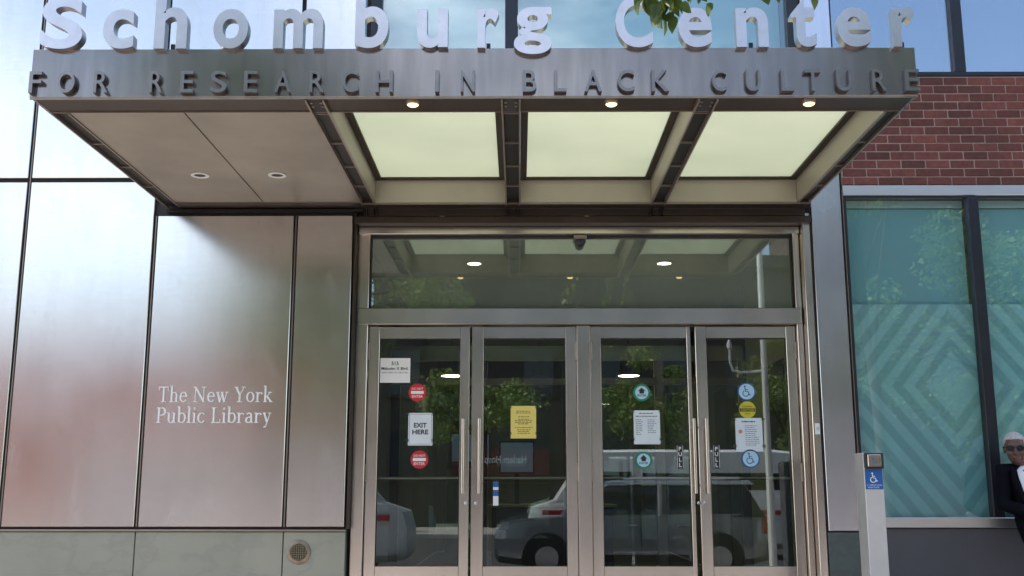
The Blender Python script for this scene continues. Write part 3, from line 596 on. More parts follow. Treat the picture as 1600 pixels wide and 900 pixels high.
# three frosted glass bays
ZG = ZB+0.195
for a, b_ in ((-1.157, -0.107), (0.013, 1.065), (1.187, 2.237)):
    B(a+0.045, b_-0.045, -2.19, YR-0.035, ZG+0.004, ZG+0.016).build('roof_glass', M['frost'], cn)
    for q0, q1 in ((a+0.001, a+0.05), (b_-0.05, b_-0.001)): B(q0, q1, -2.217, YR-0.04, ZG-0.012, ZG+0.003).build('glazing_bar', M['bronze'], cn)
    B(a+0.001, b_-0.001, YR-0.04, YR-0.001, ZG-0.014, ZG+0.003).build('glazing_bar', M['bronze'], cn)
    B(a+0.001, b_-0.001, YR, YR+0.015, ZB-0.002, ZG+0.02).build('rear_lining', M['soffit_tan'], cn)
B(-1.272, X1-0.019, YR+0.0165, -0.022, ZB-0.012, ZB+0.10).build('rear_beam', M['bronze'], cn)
B(-1.272, X1-0.019, -0.020, 0.048, 3.168, 3.226).build('rear_channel', M['bronze'], cn)
B(-1.272, X1-0.019, YR+0.012, YR+0.0162, ZB-0.016, ZB-0.0025).build('rear_edge', M['edge'], cn)
B(X0+0.02, -1.275, -2.21, -0.008, ZB+0.20, ZT-0.03).build('roof_deck', M['fascia'], cn)
for cx in (-0.634, 0.555, 1.735):
    lm = MB().lathe([(0.040, ZB+0.011), (0.040, ZB-0.010), (0.035, ZB-0.016)], (cx, -2.40, 0), 'z', 24).build('lamp_rim', M['edge'], cn, smooth=True)
    MB().lathe([(0.034, ZB-0.0165), (0.024, ZB-0.024), (0.0, ZB-0.027)], (cx, -2.40, 0), 'z', 20).build('lamp_lens', M['warm_lamp'], lm, smooth=True)
for cx in (-0.63, 0.555):
    MB().lathe([(0.035, 3.167), (0.035, 3.160), (0.028, 3.158)], (cx, 0.01, 0), 'z', 18).build('sprinkler_plate', M['edge'], cn)

# ------------------------------------------------------------------ letters on the canopy
big = [('S',-2.877,-2.626),('c',-2.502,-2.316),('h',-2.192,-1.995),('o',-1.837,-1.628),('m',-1.474,-1.176),('b',-0.983,-0.783),('u',-0.61,-0.425),('r',-0.247,-0.117),('g',-0.028,0.199),('C',0.583,0.806),('e',0.96,1.16),('n',1.305,1.497),('t',1.635,1.785),('e',1.911,2.11),('r',2.244,2.378)]
sg = empty('large_sign_letters', (-0.27, -2.5, ZT), 'row of large metal letters standing on the canopy edge', 'sign')
zb_ = 3.538
for c, a, b_ in big:
    z1 = {'S': 3.868, 'C': 3.868, 'h': 3.918, 'b': 3.918, 't': 3.850, 'g': 3.797}.get(c, 3.789); z0 = {'g': 3.497}.get(c, zb_)
    k = 0.992
    glyph(c, (a*k, b_*k, z0, z1), -2.515, 0.066, 0.024, res=8).build('letter', M['letter'], sg, bevel=0)
    if c not in 'g':
        px_ = (a+b_)/2*k
        # short support pin under each letter
        B(px_-0.012, px_+0.012, -2.462, -2.45, ZT-0.004, zb_+0.05).build('support_pin', M['mullion'], sg)
sml = [('F',-2.932,-2.858),('O',-2.762,-2.658),('R',-2.543,-2.458),('R',-2.208,-2.131),('E',-2.023,-1.946),('S',-1.843,-1.747),('E',-1.643,-1.562),('A',-1.458,-1.362),('R',-1.251,-1.163),('C',-1.055,-0.959),('H',-0.856,-0.752),('I',-0.499,-0.476),('N',-0.346,-0.262),('B',0.025,0.106),('L',0.213,0.285),('A',0.393,0.496),('C',0.591,0.691),('K',0.794,0.897),('C',1.153,1.241),('U',1.355,1.443),('L',1.565,1.641),('T',1.706,1.802),('U',1.893,1.984),('R',2.106,2.19),('E',2.301,2.388)]
ss = empty('small_sign_letters', (-0.27, -2.5, ZB), 'row of small raised metal capitals along the canopy fascia', 'sign')
for c, a, b_ in sml: glyph(c, (a*0.989, b_*0.989, 3.264, 3.398), -2.511, 0.034, 0.008, res=6).build('letter', M['small_letter'], ss)

# ------------------------------------------------------------------ lobby behind the doors
tag(B(-1.34, 2.40, 0.33, 9.0, -0.05, -0.002).build('lobby_floor', M['lobby_floor']), kind='structure')
tag(B(-1.34, 2.40, 0.35, 9.0, 3.12, 3.3).build('lobby_ceiling', M['ceiling_pale']), kind='structure')
lw_ = MB(); lw_.box(-1.40, -1.34, 0.31, 9.0, 0, 3.12); lw_.box(2.40, 2.415, 0.31, 2.7, 0, 3.12); lw_.box(2.40, 2.415, 2.7, 9, 0, 3.12); lw_.box(-1.40, 2.415, 9.0, 9.1, 0, 3.12)
tag(lw_.build('lobby_wall', M['lobby_grey']), kind='structure')
inn = empty('inner_door_frame', (0.5, 2.7, 0), 'dark steel frame of the inner lobby doors behind the glass', 'door frame')
B(-1.338, 2.398, 2.66, 2.74, 2.30, 2.46).build('head_bar', M['frame'], inn); B(-1.338, 2.398, 2.66, 2.74, 2.05, 2.12).build('door_head', M['edge'], inn)
for x in (-1.338, -0.42, 0.46, 0.58, 1.42, 2.30): B(x, x+0.09, 2.662, 2.738, 0, 2.30).build('post', M['edge'] if x > .5 else M['bronze'], inn)
for x0, x1 in ((-1.24, -0.43), (-0.32, 0.45), (0.68, 1.41), (1.52, 2.29)): B(x0, x1, 2.695, 2.703, 0.05, 2.04).build('pane', M['door_glass'], inn)
o = empty('green_inner_sticker', (0.79, 2.655, 1.62), 'faint green round sticker on the inner door', 'sticker'); MB().disc(0.79, 1.70, 0.085, 2.652, 2.654).build('disc', M['green'], o)
lc = empty('cream_partition', (-0.63, 4.2, 0), 'cream painted partition standing inside the lobby', 'wall')
B(-0.86, -0.42, 4.2, 4.5, 0, 1.22).build('panel', M['cream'], lc, bevel=0.01); B(-0.88, -0.40, 4.18, 4.52, 1.222, 1.27).build('cap', M['lobby_grey'], lc)
dk = empty('reception_desk', (-0.2, 5.5, 0), 'low reception desk deep in the dark lobby', 'desk')
B(-0.35, 1.2, 5.4, 6.0, 0, 0.75).build('body', M['bronze'], dk, bevel=0.01); B(-0.40, 1.25, 5.35, 6.05, 0.752, 0.79).build('top', M['cream'], dk, bevel=0.006)
for x0, x1, z0, z1, yy, lab in ((-0.80, -0.36, 1.30, 1.62, 4.30, 'pale blue lit screen above the cream partition'), (-0.24, 0.18, 1.20, 1.58, 5.6, 'pale blue lit screen on the reception desk')):
    s_ = empty('display_screen', ((x0+x1)/2, yy, z0), lab, 'screen'); B(x0-0.02, x1+0.02, yy+0.012, yy+0.05, z0-0.02, z1+0.02).build('bezel', M['black'], s_, bevel=0.004); B(x0, x1, yy, yy+0.0115, z0, z1).build('screen', M['screen'], s_); B((x0+x1)/2-0.03, (x0+x1)/2+0.03, yy+0.015, yy+0.045, (1.27 if yy < 5 else 0.79), z0-0.021).build('stand', M['black'], s_)
sw_ = empty('cream_side_wall', (2.36, 1.5, 0), 'cream side wall with a dark doorway inside the entrance', 'wall')
B(2.37, 2.398, 0.36, 2.6, 0, 3.1).build('lining', M['cream'], sw_); B(2.355, 2.368, 1.0, 1.75, 0, 2.12).build('doorway', M['black'], sw_)
for i, (x, y) in enumerate(((-0.43, 1.55), (1.40, 1.55))):
    l_ = empty('ceiling_downlight', (x, y, 3.12), ('left' if i == 0 else 'right') + ' lit round downlight seen through the transom', 'lamp', 'vestibule downlights')
    MB().lathe([(0.085, 3.119), (0.085, 3.108), (0.066, 3.104), (0.066, 3.110)], (x, y, 0), 'z', 28).build('ring', M['trim'], l_, smooth=True); MB().lathe([(0.0655, 3.1085), (0, 3.108)], (x, y, 0), 'z', 24).build('lens', M['lobby_lamp'], l_)
for x, y, z, lab in ((0.35, 4.2, 2.62, 'warm lobby ceiling lamp above the second door'), (0.30, 7.0, 2.60, 'far warm lobby lamp seen through the second door'), (-0.95, 6.5, 2.60, 'far warm lobby lamp seen through the leftmost door'), (1.55, 6.5, 2.60, 'far warm lobby lamp seen through the third door')):
    l_ = empty('lobby_lamp', (x, y, z), lab, 'lamp'); MB().lathe([(0.17, z), (0.17, z-0.03), (0.15, z-0.045)], (x, y, 0), 'z', 24).build('rim', M['edge'], l_); MB().lathe([(0.148, z-0.0455), (0, z-0.052)], (x, y, 0), 'z', 24).build('lens', M['lobby_lamp'], l_)
    MB().tube([(x, y, z), (x, y, 3.119)], 0.01, 6).build('rod', M['edge'], l_)

# ------------------------------------------------------------------ door opener post on the right
pp = empty('door_opener_post', (2.445, -0.9, -0.05), 'pale metal post with push plate for the automatic door', 'post')
PX0, PX1, PY0, PY1 = 2.376, 2.506, -1.0, -0.81
B(PX0, PX1, PY0, PY1, -0.05, 1.214).build('post', M['post'], pp, bevel=0.004)
B(PX0+0.001, PX1+0.002, PY0-0.030, PY0-0.0005, 1.104, 1.212).build('plate_housing', M['black'], pp, bevel=0.006)
pt = B(PX0+0.020, PX1-0.018, PY0-0.037, PY0-0.0305, 1.118, 1.200).build('push_plate', M['frame'], pp, bevel=0.003)
wheelchair(pp, 2.436, 1.160, 0.022, M['blue'], PY0-0.0375)
bl = B(PX0+0.004, PX1-0.004, PY0-0.0022, PY0-0.0004, 0.965, 1.102).build('blue_label', M['blue'], pp)
wheelchair(pp, 2.436, 1.043, 0.046, M['white'], PY0-0.0026)
glyph('TO OPERATE DOOR', (PX0+.012, PX1-.012, 0.988, 0.998), PY0-0.003, 0.0006, 0, True).build('lettering', M['white'], bl)
glyph('PUSH PLATE', (PX0+.02, PX1-.03, 0.973, 0.983), PY0-0.003, 0.0006, 0, True).build('lettering', M['white'], bl)

# ------------------------------------------------------------------ things across the street and at the kerb (seen mirrored in the glass)
def far_building(name, x0, x1, h, mat, label, y=-34.0, dy=12):
    b_ = empty(name, ((x0+x1)/2, y, -0.44), label, 'building')
    B(x0, x1, y-dy, y, -0.44, h).build('wall', mat, b_); B(x0-0.2, x1+0.2, y-dy, y+0.35, h+0.002, h+0.5).build('cornice', M['far_stone'], b_)
    wm = B(-0.6, 0.6, -0.04, 0.06, 0, 1.8).mesh('window'); wm.materials.append(M['far_glass']); sm = B(-0.7, 0.7, 0, 0.14, -0.15, -0.002).mesh('sill'); sm.materials.append(M['far_stone'])
    nx = int((x1-x0)/2.6); 
    for r in range(int((h-1)/3.3)):
        for i in range(nx):
            p = ((x0+(i+0.5)*(x1-x0)/nx)-(x0+x1)/2, 0.0, 1.5+r*3.3+0.44)
            wo = link('window', wm, None, b_, p); link('sill', sm, None, wo)
    return b_
far_building('brick_house', -44, -6.2, 6.6, M['far_brick'], 'long red brick building across the street, mirrored in the steel panels')
hos = far_building('stone_building', -6, 13, 10.0, M['far_stone'], 'brownstone building across the street, mirrored in the glass doors')
far_building('brick_tenement', 13.3, 46, 14.0, M['far_brick_dark'], 'dark brick building across the street on the right')
aw = empty('hospital_awning', (-0.7, -33.4, 1.5), 'dark awning with white lettering across the street', 'awning')
B(-2.6, 1.2, -33.9, -32.9, 1.6, 2.6).build('cover', plain('maroon_canvas', (0.10, 0.02, 0.025), 0.8), aw)
g_ = glyph('Harlem Hospital', (-0.98, 0.98, -0.16, 0.22), 0, 0.03, 0.01); g_.v = [(-0.7-x, -32.9+0.002+(0.03-y), 2.1+z) for x, y, z in g_.v]; g_.build('lettering', M['white'], aw)

def car(name, label, x, y, length, h, wd, paint, face, kind='suv'):
    """parked along x; face -1 = nose towards -x. kerb side is +y"""
    c = empty(name, (x, y, -0.56), label, 'van' if kind == 'van' else 'car'); Lh = length/2; s = -face
    def P(px_): return x+s*px_*length        # 0..1 from nose, centred
    st = {'suv': [(-.50, .38, .62, .80), (-.485, .28, .86, .90), (-.42, .24, .98, .96), (-.23, .22, 1.08, 1.0), (0, .22, 1.10, 1.0), (.25, .22, 1.12, 1.0), (.43, .24, 1.12, .97), (.49, .32, 1.08, .90), (.50, .42, .80, .84)],
          'van': [(-.50, .40, .85, .86), (-.485, .30, 1.15, .92), (-.40, .26, 1.32, .98), (-.28, .24, 1.40, 1.0), (0, .24, 1.40, 1.0), (.30, .24, 1.40, 1.0), (.47, .26, 1.40, 1.0), (.495, .30, 1.38, .99), (.50, .36, 1.30, .98)]}[kind]
    m_ = MB(); n_ = 8; g = -0.56
    for t, zb, zt, k in st:
        hw = wd/2*k; X = P(t)
        for yy, zz in ((-hw*.86, zb), (-hw, zb+.12), (-hw*1.0, (zb+zt)/2), (-hw*.95, zt), (hw*.95, zt), (hw, (zb+zt)/2), (hw, zb+.12), (hw*.86, zb)): m_.v.append((X, y+yy, g+zz))
    for i in range(len(st)-1):
        for k in range(n_): m_.f.append((i*n_+k, i*n_+(k+1) % n_, (i+1)*n_+(k+1) % n_, (i+1)*n_+k))
    m_.f += [tuple(range(n_)), tuple(range((len(st)-1)*n_, len(st)*n_))]
    m_.build('body', paint, c, smooth=True)
    cb = {'suv': [(-.24, 1.08, 1.085, .90), (-.09, 1.09, 1.0, .80), (-.02, 1.1, 1.06, .78), (.25, 1.1, 1.05, .78), (.42, 1.1, 1.0, .78), (.48, 1.1, 1.105, .86)],
          'van': [(-.40, 1.32, 1.325, .93), (-.30, 1.38, .93, .88), (-.26, 1.39, 1.0, .88), (.0, 1.39, 1.0, .88), (.40, 1.39, 1.0, .88), (.495, 1.39, .98, .88)]}[kind]
    m_ = MB(); top = h
    prof = []
    for t, zb, zf, k in cb:
        zt = zf if zf > 1.05 and t in (cb[0][0], cb[-1][0]) and kind == 'suv' else (zf if t == cb[0][0] else top*zf if zf <= 1.0 else top)
        prof.append((t, zb-.03, zt, k)); hw = wd/2
        for yy, zz in ((-hw*.94, zb-.03), (-hw*k, zt-.06*(zt > 1.2)), (-hw*k*.86, zt), (hw*k*.86, zt), (hw*k, zt-.06*(zt > 1.2)), (hw*.94, zb-.03)): m_.v.append((P(t), y+yy, g+zz))
    for i in range(len(cb)-1):
        for k in range(6): m_.f.append((i*6+k, i*6+(k+1) % 6, (i+1)*6+(k+1) % 6, (i+1)*6+k))
    m_.f += [tuple(range(6)), tuple(range((len(cb)-1)*6, len(cb)*6))]
    m_.build('cabin', paint if kind == 'van' else M['car_glass'], c, smooth=True)
    if kind == 'suv':
        rf = MB(); rf.add([(P(-.085), y-wd*.39, g+top*.985), (P(.455), y-wd*.39, g+top*.985), (P(.455), y+wd*.39, g+top*.985), (P(-.085), y+wd*.39, g+top*.985), (P(-.06), y-wd*.34, g+top*1.03), (P(.44), y-wd*.34, g+top*1.03), (P(.44), y+wd*.34, g+top*1.03), (P(-.06), y+wd*.34, g+top*1.03)], [(0, 3, 2, 1), (4, 5, 6, 7), (0, 1, 5, 4), (1, 2, 6, 5), (2, 3, 7, 6), (3, 0, 4, 7)]).build('roof', paint, c, bevel=0.02)
        for sy in (-1, 1):
            for t in (.10, .27): MB().tube([(P(t), y+sy*wd*.478, g+1.08), (P(t+.005), y+sy*wd*.398, g+top*.98)], 0.045, 6).build('pillar', paint, c)
            MB().tube([(P(-.24), y+sy*wd*.46, g+1.08), (P(-.085), y+sy*wd*.395, g+top*.985)], 0.035, 6).build('pillar', paint, c)
            MB().tube([(P(.0), y+sy*wd*.34, g+top+.09), (P(.40), y+sy*wd*.34, g+top+.09)], 0.02, 8).build('roof_rail', M['chrome'], c)
    else:
        for sy in (-1, 1): B(min(P(-.27), P(-.12)), max(P(-.27), P(-.12)), y+sy*wd*.46-.03, y+sy*wd*.46+.03, g+1.45, g+1.95).build('side_window', M['car_glass'], c)
        B(min(P(-.45), P(.46)), max(P(-.45), P(.46)), y+wd*.5-.002, y+wd*.5+.006, g+1.0, g+1.1).build('stripe', M['red'], c)
    for sy in (-1, 1):
        B(min(P(-.20), P(.20)), max(P(-.20), P(.20)), y+sy*wd*.5-.012, y+sy*wd*.5+.012, g+.30, g+.42).build('sill_trim', M['tyre'], c)
        for t in (-.17, .03, .21): B(P(t)-.006, P(t)+.006, y+sy*wd*.5-.006, y+sy*wd*.5+.004, g+.44, g+1.02).build('door_seam', M['tyre'], c)
        for t in (.0, .18): B(P(t)-.09, P(t)+.09, y+sy*wd*.5-.004, y+sy*wd*.5+.03, g+.90, g+.935).build('door_handle', M['chrome'], c, bevel=.008)
        B(P(-.155)-.06, P(-.155)+.06, y+sy*(wd*.5+.02), y+sy*(wd*.5+.20), g+(1.08 if kind == 'suv' else 1.42), g+(1.22 if kind == 'suv' else 1.64)).build('wing_mirror', M['tyre'], c, bevel=.02)
        if kind == 'van':
            for t0, t1 in ((-.08, .12), (.15, .42)): B(min(P(t0), P(t1)), max(P(t0), P(t1)), y+sy*wd*.455-.02, y+sy*wd*.455+.02, g+1.50, g+1.92).build('side_window', M['car_glass'], c)
        for t in (-.31, .31): MB().lathe([(.44, -.03), (.44, .012)], (P(t), y+sy*wd*.495, g+.36), 'y', 24).build('wheel_arch', M['tyre'], c)
    for t in (-.31, .31):
        for sy in (-1, 1):
            cx, yy = P(t), y+sy*(wd/2-.10)
            wh = MB().lathe([(0.20, -.11), (.34, -.11), (.36, -.08), (.36, .08), (.34, .11), (.20, .11)], (cx, yy, g+.36), 'y', 24).build('tyre', M['tyre'], c, smooth=True)
            MB().lathe([(0.21, .115*sy), (.19, .09*sy), (.05, .10*sy), (0, .11*sy)], (cx, yy, g+.36), 'y', 16).build('rim', M['rim'], wh)
    for sy in (-1, 1):
        B(min(P(-.495), P(-.455)), max(P(-.495), P(-.455)), y+sy*wd*.40-.12, y+sy*wd*.40+.12, g+.68, g+.84).build('headlight', M['head'], c, bevel=.02)
        B(min(P(.47), P(.505)), max(P(.47), P(.505)), y+sy*wd*.42-.09, y+sy*wd*.42+.09, g+.78, g+1.06).build('tail_light', M['tail'], c, bevel=.02)
    return c
car('parked_suv', 'dark grey car parked at the kerb, mirrored in the right hand doors', 2.0, -11.2, 4.9, 1.66, 1.88, M['car_silver'], -1)
vn_ = car('parked_van', 'white van parked at the kerb, mirrored in the left hand doors', -4.9, -11.3, 5.8, 2.15, 2.0, M['car_white'], 1, 'van')
car('moving_van', 'white van out in the road, mirrored above the dark grey car', 3.3, -16.5, 6.2, 2.45, 2.1, M['car_white'], -1, 'van')
car('far_car', 'dark grey car parked further along the kerb on the right', 9.6, -11.2, 4.7, 1.6, 1.85, M['car_silver'], -1)
sp = empty('street_pole', (4.15, -9.0, -0.42), 'slim pale street pole with a side arm, mirrored in the right door', 'pole')
MB().tube([(4.15, -9.0, -0.42), (4.15, -9.0, 2.0), (4.15, -9.0, 5.2)], [0.07, 0.055, 0.05], 12).build('shaft', M['car_white'], sp, smooth=True)
MB().tube([(4.12, -9.0, 2.95), (3.75, -9.0, 2.93), (3.62, -9.0, 2.97), (3.58, -9.0, 3.1), (3.57, -9.0, 3.32)], 0.022, 8).build('arm', M['car_white'], sp, smooth=True)
MB().lathe([(0.0, 3.52), (0.05, 3.40), (0.045, 3.34), (0.02, 3.32)], (3.57, -9.0, 0), 'z', 12).build('finial', M['car_white'], sp, smooth=True)

# ------------------------------------------------------------------ trees
def leaf_mesh(l, wd, fold, curl):
    m_ = MB(); pr = [(0, .0), (.10, .34), (.28, .50), (.50, .46), (.74, .28), (1.0, 0.0)]
    v = []; 
    for t, h in pr: v += [(t*l, -h*wd, fold*h*wd-curl*t*t*l), (t*l, 0, -curl*t*t*l), (t*l, h*wd, fold*h*wd-curl*t*t*l)]
    f = []
    for i in range(len(pr)-1):
        b = i*3; f += [(b, b+1, b+4, b+3), (b+1, b+2, b+5, b+4)]
    m_.add(v, f); me = bpy.data.meshes.new('leaf'); me.from_pydata(m_.v, [], m_.f); bm = bmesh.new(); bm.from_mesh(me); bmesh.ops.remove_doubles(bm, verts=bm.verts, dist=1e-5)
    for q in bm.faces: q.smooth = True
    bm.to_mesh(me); bm.free(); me.materials.append(M['leaf']); return me
def crown(cl, n, size, rnd, c):
    m_ = MB()
    for _ in range(n):
        ce, r = rnd.choice(cl); d = Vector((rnd.gauss(0, 1), rnd.gauss(0, 1), rnd.gauss(0, 1))).normalized()*r*(rnd.random()**0.4)
        p = Vector(ce)+Vector((d.x, d.y, d.z*.75)); a = Vector((rnd.uniform(-1, 1), rnd.uniform(-1, 1), rnd.uniform(-1, .4))).normalized(); b = a.orthogonal().normalized(); b.rotate(Matrix.Rotation(rnd.uniform(0, 6.28), 3, a)); s = size*rnd.uniform(.7, 1.3)
        m_.add([p, p+a*s*.5+b*s*.32, p+a*s, p+a*s*.5-b*s*.32], [(0, 1, 2, 3)])
    return m_
def tree(name, label, base, top, cl, n, size, seed, rad=0.13):
    rnd = random.Random(seed); t = empty(name, base, label, 'tree', 'street trees')
    tr_ = MB(); b = Vector(base); tp = Vector(top); mid = b.lerp(tp, .5)+Vector((rnd.uniform(-.1, .1), rnd.uniform(-.1, .1), 0))
    tr_.tube([b, b.lerp(mid, .15), mid, tp], [rad*1.35, rad, rad*.85, rad*.5], 12)
    for ce, r in cl:
        k = rnd.uniform(.55, .95); s = b.lerp(tp, k); e = Vector(ce); tr_.tube([s, s.lerp(e, .5)+Vector((0, 0, .15)), e], [rad*.42, rad*.28, rad*.08], 7)
    tr_.build('trunk', M['bark'], t, smooth=True); c = crown(cl, n, size, rnd, None).build('crown', M['leaf_pale'], t); return t
rr = random.Random(4)
def blobs(c, rx, ry, rz, n, r):
    out_ = []
    for _ in range(n):
        d = Vector((rr.gauss(0, 1), rr.gauss(0, 1), rr.gauss(0, 1))).normalized()*(rr.random()**.45); out_.append(((c[0]+d.x*rx, c[1]+d.y*ry, c[2]+d.z*rz), rr.uniform(.6, 1.2)*r))
    return out_
tree('street_tree', 'tall leafy street tree mirrored in the panels and windows on the left', (-4.3, -10.2, -.42), (-3.9, -10.4, 5.6), blobs((-3.5, -10.6, 5.2), 2.1, 1.8, 2.9, 34, .75), 14000, .12, 1)
tree('street_tree', 'leafy street tree mirrored in the teal window', (8.4, -8.7, -.42), (8.2, -8.7, 4.6), blobs((7.6, -8.6, 3.3), 2.3, 1.6, 2.2, 34, .62), 14000, .10, 2)
tree('street_tree', 'low leafy street tree behind the one mirrored in the teal window', (11.5, -9.2, -.42), (11.4, -9.2, 3.6), blobs((11.0, -9.2, 2.9), 2.6, 1.4, 2.0, 24, .75), 7000, .13, 8)
tree('street_tree', 'leafy street tree far along the kerb on the left', (-12.5, -9.0, -.42), (-12.3, -9.1, 5.0), blobs((-12.2, -9.0, 5.2), 2.2, 2.0, 1.8, 18, .8), 6000, .13, 3)
for i_, (tx_, ty_, rz_) in enumerate(((-7.5, -28.5, 2.2), (-1.6, -28.2, 1.7), (4.2, -28.6, 2.0), (9.5, -28.3, 2.3))):
    tree('far_street_tree', ('leafy tree across the street opposite the steel panels', 'leafy tree across the street, mirrored in the second door', 'leafy tree across the street, mirrored in the third door', 'leafy tree across the street, right of the doors')[i_], (tx_, ty_, -.44), (tx_, ty_, 3.6), blobs((tx_, ty_, 3.5+.2*i_), 2.0, 1.4, rz_, 16, .7), 3500, .17, 20+i_).children[1].data.materials[0] = M['leaf_dark']
near = tree('street_tree', 'street tree whose leafy twigs hang into the top of the picture', (5.6, -7.8, -.34), (5.2, -7.6, 5.0), blobs((4.9, -7.4, 5.9), 1.5, 1.3, .9, 16, .55), 6000, .085, 5, .10)
LM = [leaf_mesh(.085, .070, .35, .22), leaf_mesh(.075, .062, .15, .35), leaf_mesh(.092, .068, .5, .1)]
tw = MB(); org = ORG[near.name]
def twig(pts, n, seed, spread):
    rnd = random.Random(seed); tw.tube(pts, [.009-.006*i/(len(pts)-1) for i in range(len(pts))], 6)
    for i in range(n):
        k = rnd.uniform(max(0, len(pts)-2.35), len(pts)-1.001); a, b = Vector(pts[int(k)]), Vector(pts[int(k)+1]); p = a.lerp(b, k-int(k))+Vector((rnd.gauss(0, spread), rnd.gauss(0, spread), rnd.gauss(0, spread*.4)))
        o = link('leaf', rnd.choice(LM), None, near, p-org); s = rnd.uniform(.7, 1.1); o.scale = (s, s, s)
        o.rotation_euler = (rnd.uniform(-.9, .9), rnd.uniform(.5, 1.5), rnd.uniform(0, 6.28))
Y_ = -4.3
tw.tube([(5.1, -7.5, 4.4), (3.6, -6.6, 5.2), (2.2, -5.6, 5.2), (1.5, -5.0, 4.9)], [.03, .024, .016, .012], 7)
twig([(1.5, -5.0, 4.9), (1.1, -4.6, 4.4), (.85, -4.4, 3.7), (.68, Y_, 3.05), (.60, Y_, 2.91)], 60, 11, .05)
twig([(1.5, -5.0, 4.9), (.95, -4.6, 4.2), (.62, -4.4, 3.4), (.46, Y_, 2.98)], 44, 12, .045)
twig([(1.5, -5.0, 4.9), (1.35, -4.6, 4.2), (1.12, -4.4, 3.4), (1.02, Y_, 2.98)], 30, 13, .03)
twig([(1.5, -5.0, 4.9), (1.55, -4.6, 4.2), (1.32, -4.4, 3.4), (1.23, Y_, 3.0)], 24, 14, .028)
tw.build('twig', M['bark'], near, smooth=True)

# ------------------------------------------------------------------ person leaning at the window
def ell(m_, c, r, rotm=None, nu=16, nv=10):
    b = len(m_.v)
    for i in range(nv+1):
        for k in range(nu):
            th = math.pi*i/nv; a = 2*math.pi*k/nu; p = Vector((r[0]*math.sin(th)*math.cos(a), r[1]*math.sin(th)*math.sin(a), r[2]*math.cos(th)))
            if rotm: p = rotm @ p
            m_.v.append(tuple(Vector(c)+p))
    for i in range(nv):
        for k in range(nu): m_.f.append((b+i*nu+k, b+(i+1)*nu+k, b+(i+1)*nu+(k+1) % nu, b+i*nu+(k+1) % nu))
def remesh(m_, name, mat, parent, vox, sm=3):
    off = ORG[parent.name]; me = m_.mesh(name, off=off); t = bpy.data.objects.new('t', me); COL.objects.link(t)
    q = t.modifiers.new('r', 'REMESH'); q.mode = 'VOXEL'; q.voxel_size = vox; q.use_smooth_shade = True
    if sm: k = t.modifiers.new('s', 'SMOOTH'); k.factor = 0.5; k.iterations = sm
    dg = bpy.context.evaluated_depsgraph_get(); r_ = bpy.data.meshes.new_from_object(t.evaluated_get(dg)); bpy.data.objects.remove(t); r_.name = name
    r_.materials.clear(); o = link(name, r_, mat, parent); ORG[o.name] = off; return o
SK = plain('dark_skin', (0.105, 0.052, 0.034), 0.45, 0, 0.12, 14); HA = plain('grey_hair', (0.55, 0.54, 0.54), 0.85, 0, 0.22, 70, bmp=0.9)
NV = plain('navy_jacket', (0.002, 0.0025, 0.005), 0.8, 0, 0.2, 12); WT = plain('white_top', (0.78, 0.78, 0.82), 0.8, 0, 0.03); RD = plain('red_bag_leather', (0.26, 0.008, 0.012), 0.45, 0, 0.1); NV.node_tree.nodes['Principled BSDF'].inputs['Specular IOR Level'].default_value = 0.1; TRS = plain('black_trousers', (0.012, 0.012, 0.014), 0.85); DK = plain('sunglass_lens', (0.012, 0.014, 0.02), 0.08, 0, 0.02)
DY = 0.06
def W(x, y, z): return Vector((x, y+DY, z))
pe = empty('person', (4.0, -0.55, -0.02), 'person in dark jacket, white top and sunglasses leaning at the window', 'person')
hc = W(3.762, -.335, 1.272); yaw_ = R(-22); RM = Matrix.Rotation(yaw_, 3, 'Z') @ Matrix.Rotation(R(4), 3, 'X')      # face looks along local -y
def hp(x, y, z): return hc+RM @ Vector((x, y, z))
bd = MB()
ell(bd, hp(0, .018, .030), (.073, .090, .086), RM, 20, 14); ell(bd, hp(0, -.022, -.035), (.060, .066, .078), RM, 20, 14); ell(bd, hp(0, -.050, -.082), (.034, .036, .028), RM)
ell(bd, hp(0, -.094, -.018), (.013, .017, .026), RM); ell(bd, hp(0, -.098, -.034), (.019, .016, .012), RM); ell(bd, hp(0, -.083, -.062), (.026, .013, .007), RM); ell(bd, hp(0, -.080, -.073), (.023, .013, .008), RM)
ell(bd, hp(0, -.066, .022), (.052, .022, .014), RM)
for q in (-1, 1): ell(bd, hp(q*.074, .010, -.010), (.010, .020, .032), RM); ell(bd, hp(q*.040, -.060, -.032), (.024, .024, .026), RM)
bd.tube([hp(0, .02, -.06), W(3.80, -.315, 1.165), W(3.83, -.30, 1.10)], [.050, .052, .066], 14)
bd.tube([W(3.83, -.30, 1.12), W(3.86, -.305, 1.02), W(3.89, -.32, .90), W(3.92, -.34, .78), W(3.93, -.36, .68)], [.10, .125, .115, .125, .13], 18)
SR, SL = W(3.672, -.30, 1.098), W(4.02, -.315, 1.095); ER, EL = W(3.640, -.35, .850), W(4.085, -.38, .850); WR, WL = W(3.79, -.53, .780), W(3.975, -.545, .785)
for S_, E_, Wr in ((SR, ER, WR), (SL, EL, WL)): bd.tube([W(3.84, -.30, 1.10), S_, S_.lerp(E_, .5), E_, E_.lerp(Wr, .4), Wr], [.06, .058, .048, .040, .038, .026], 12)
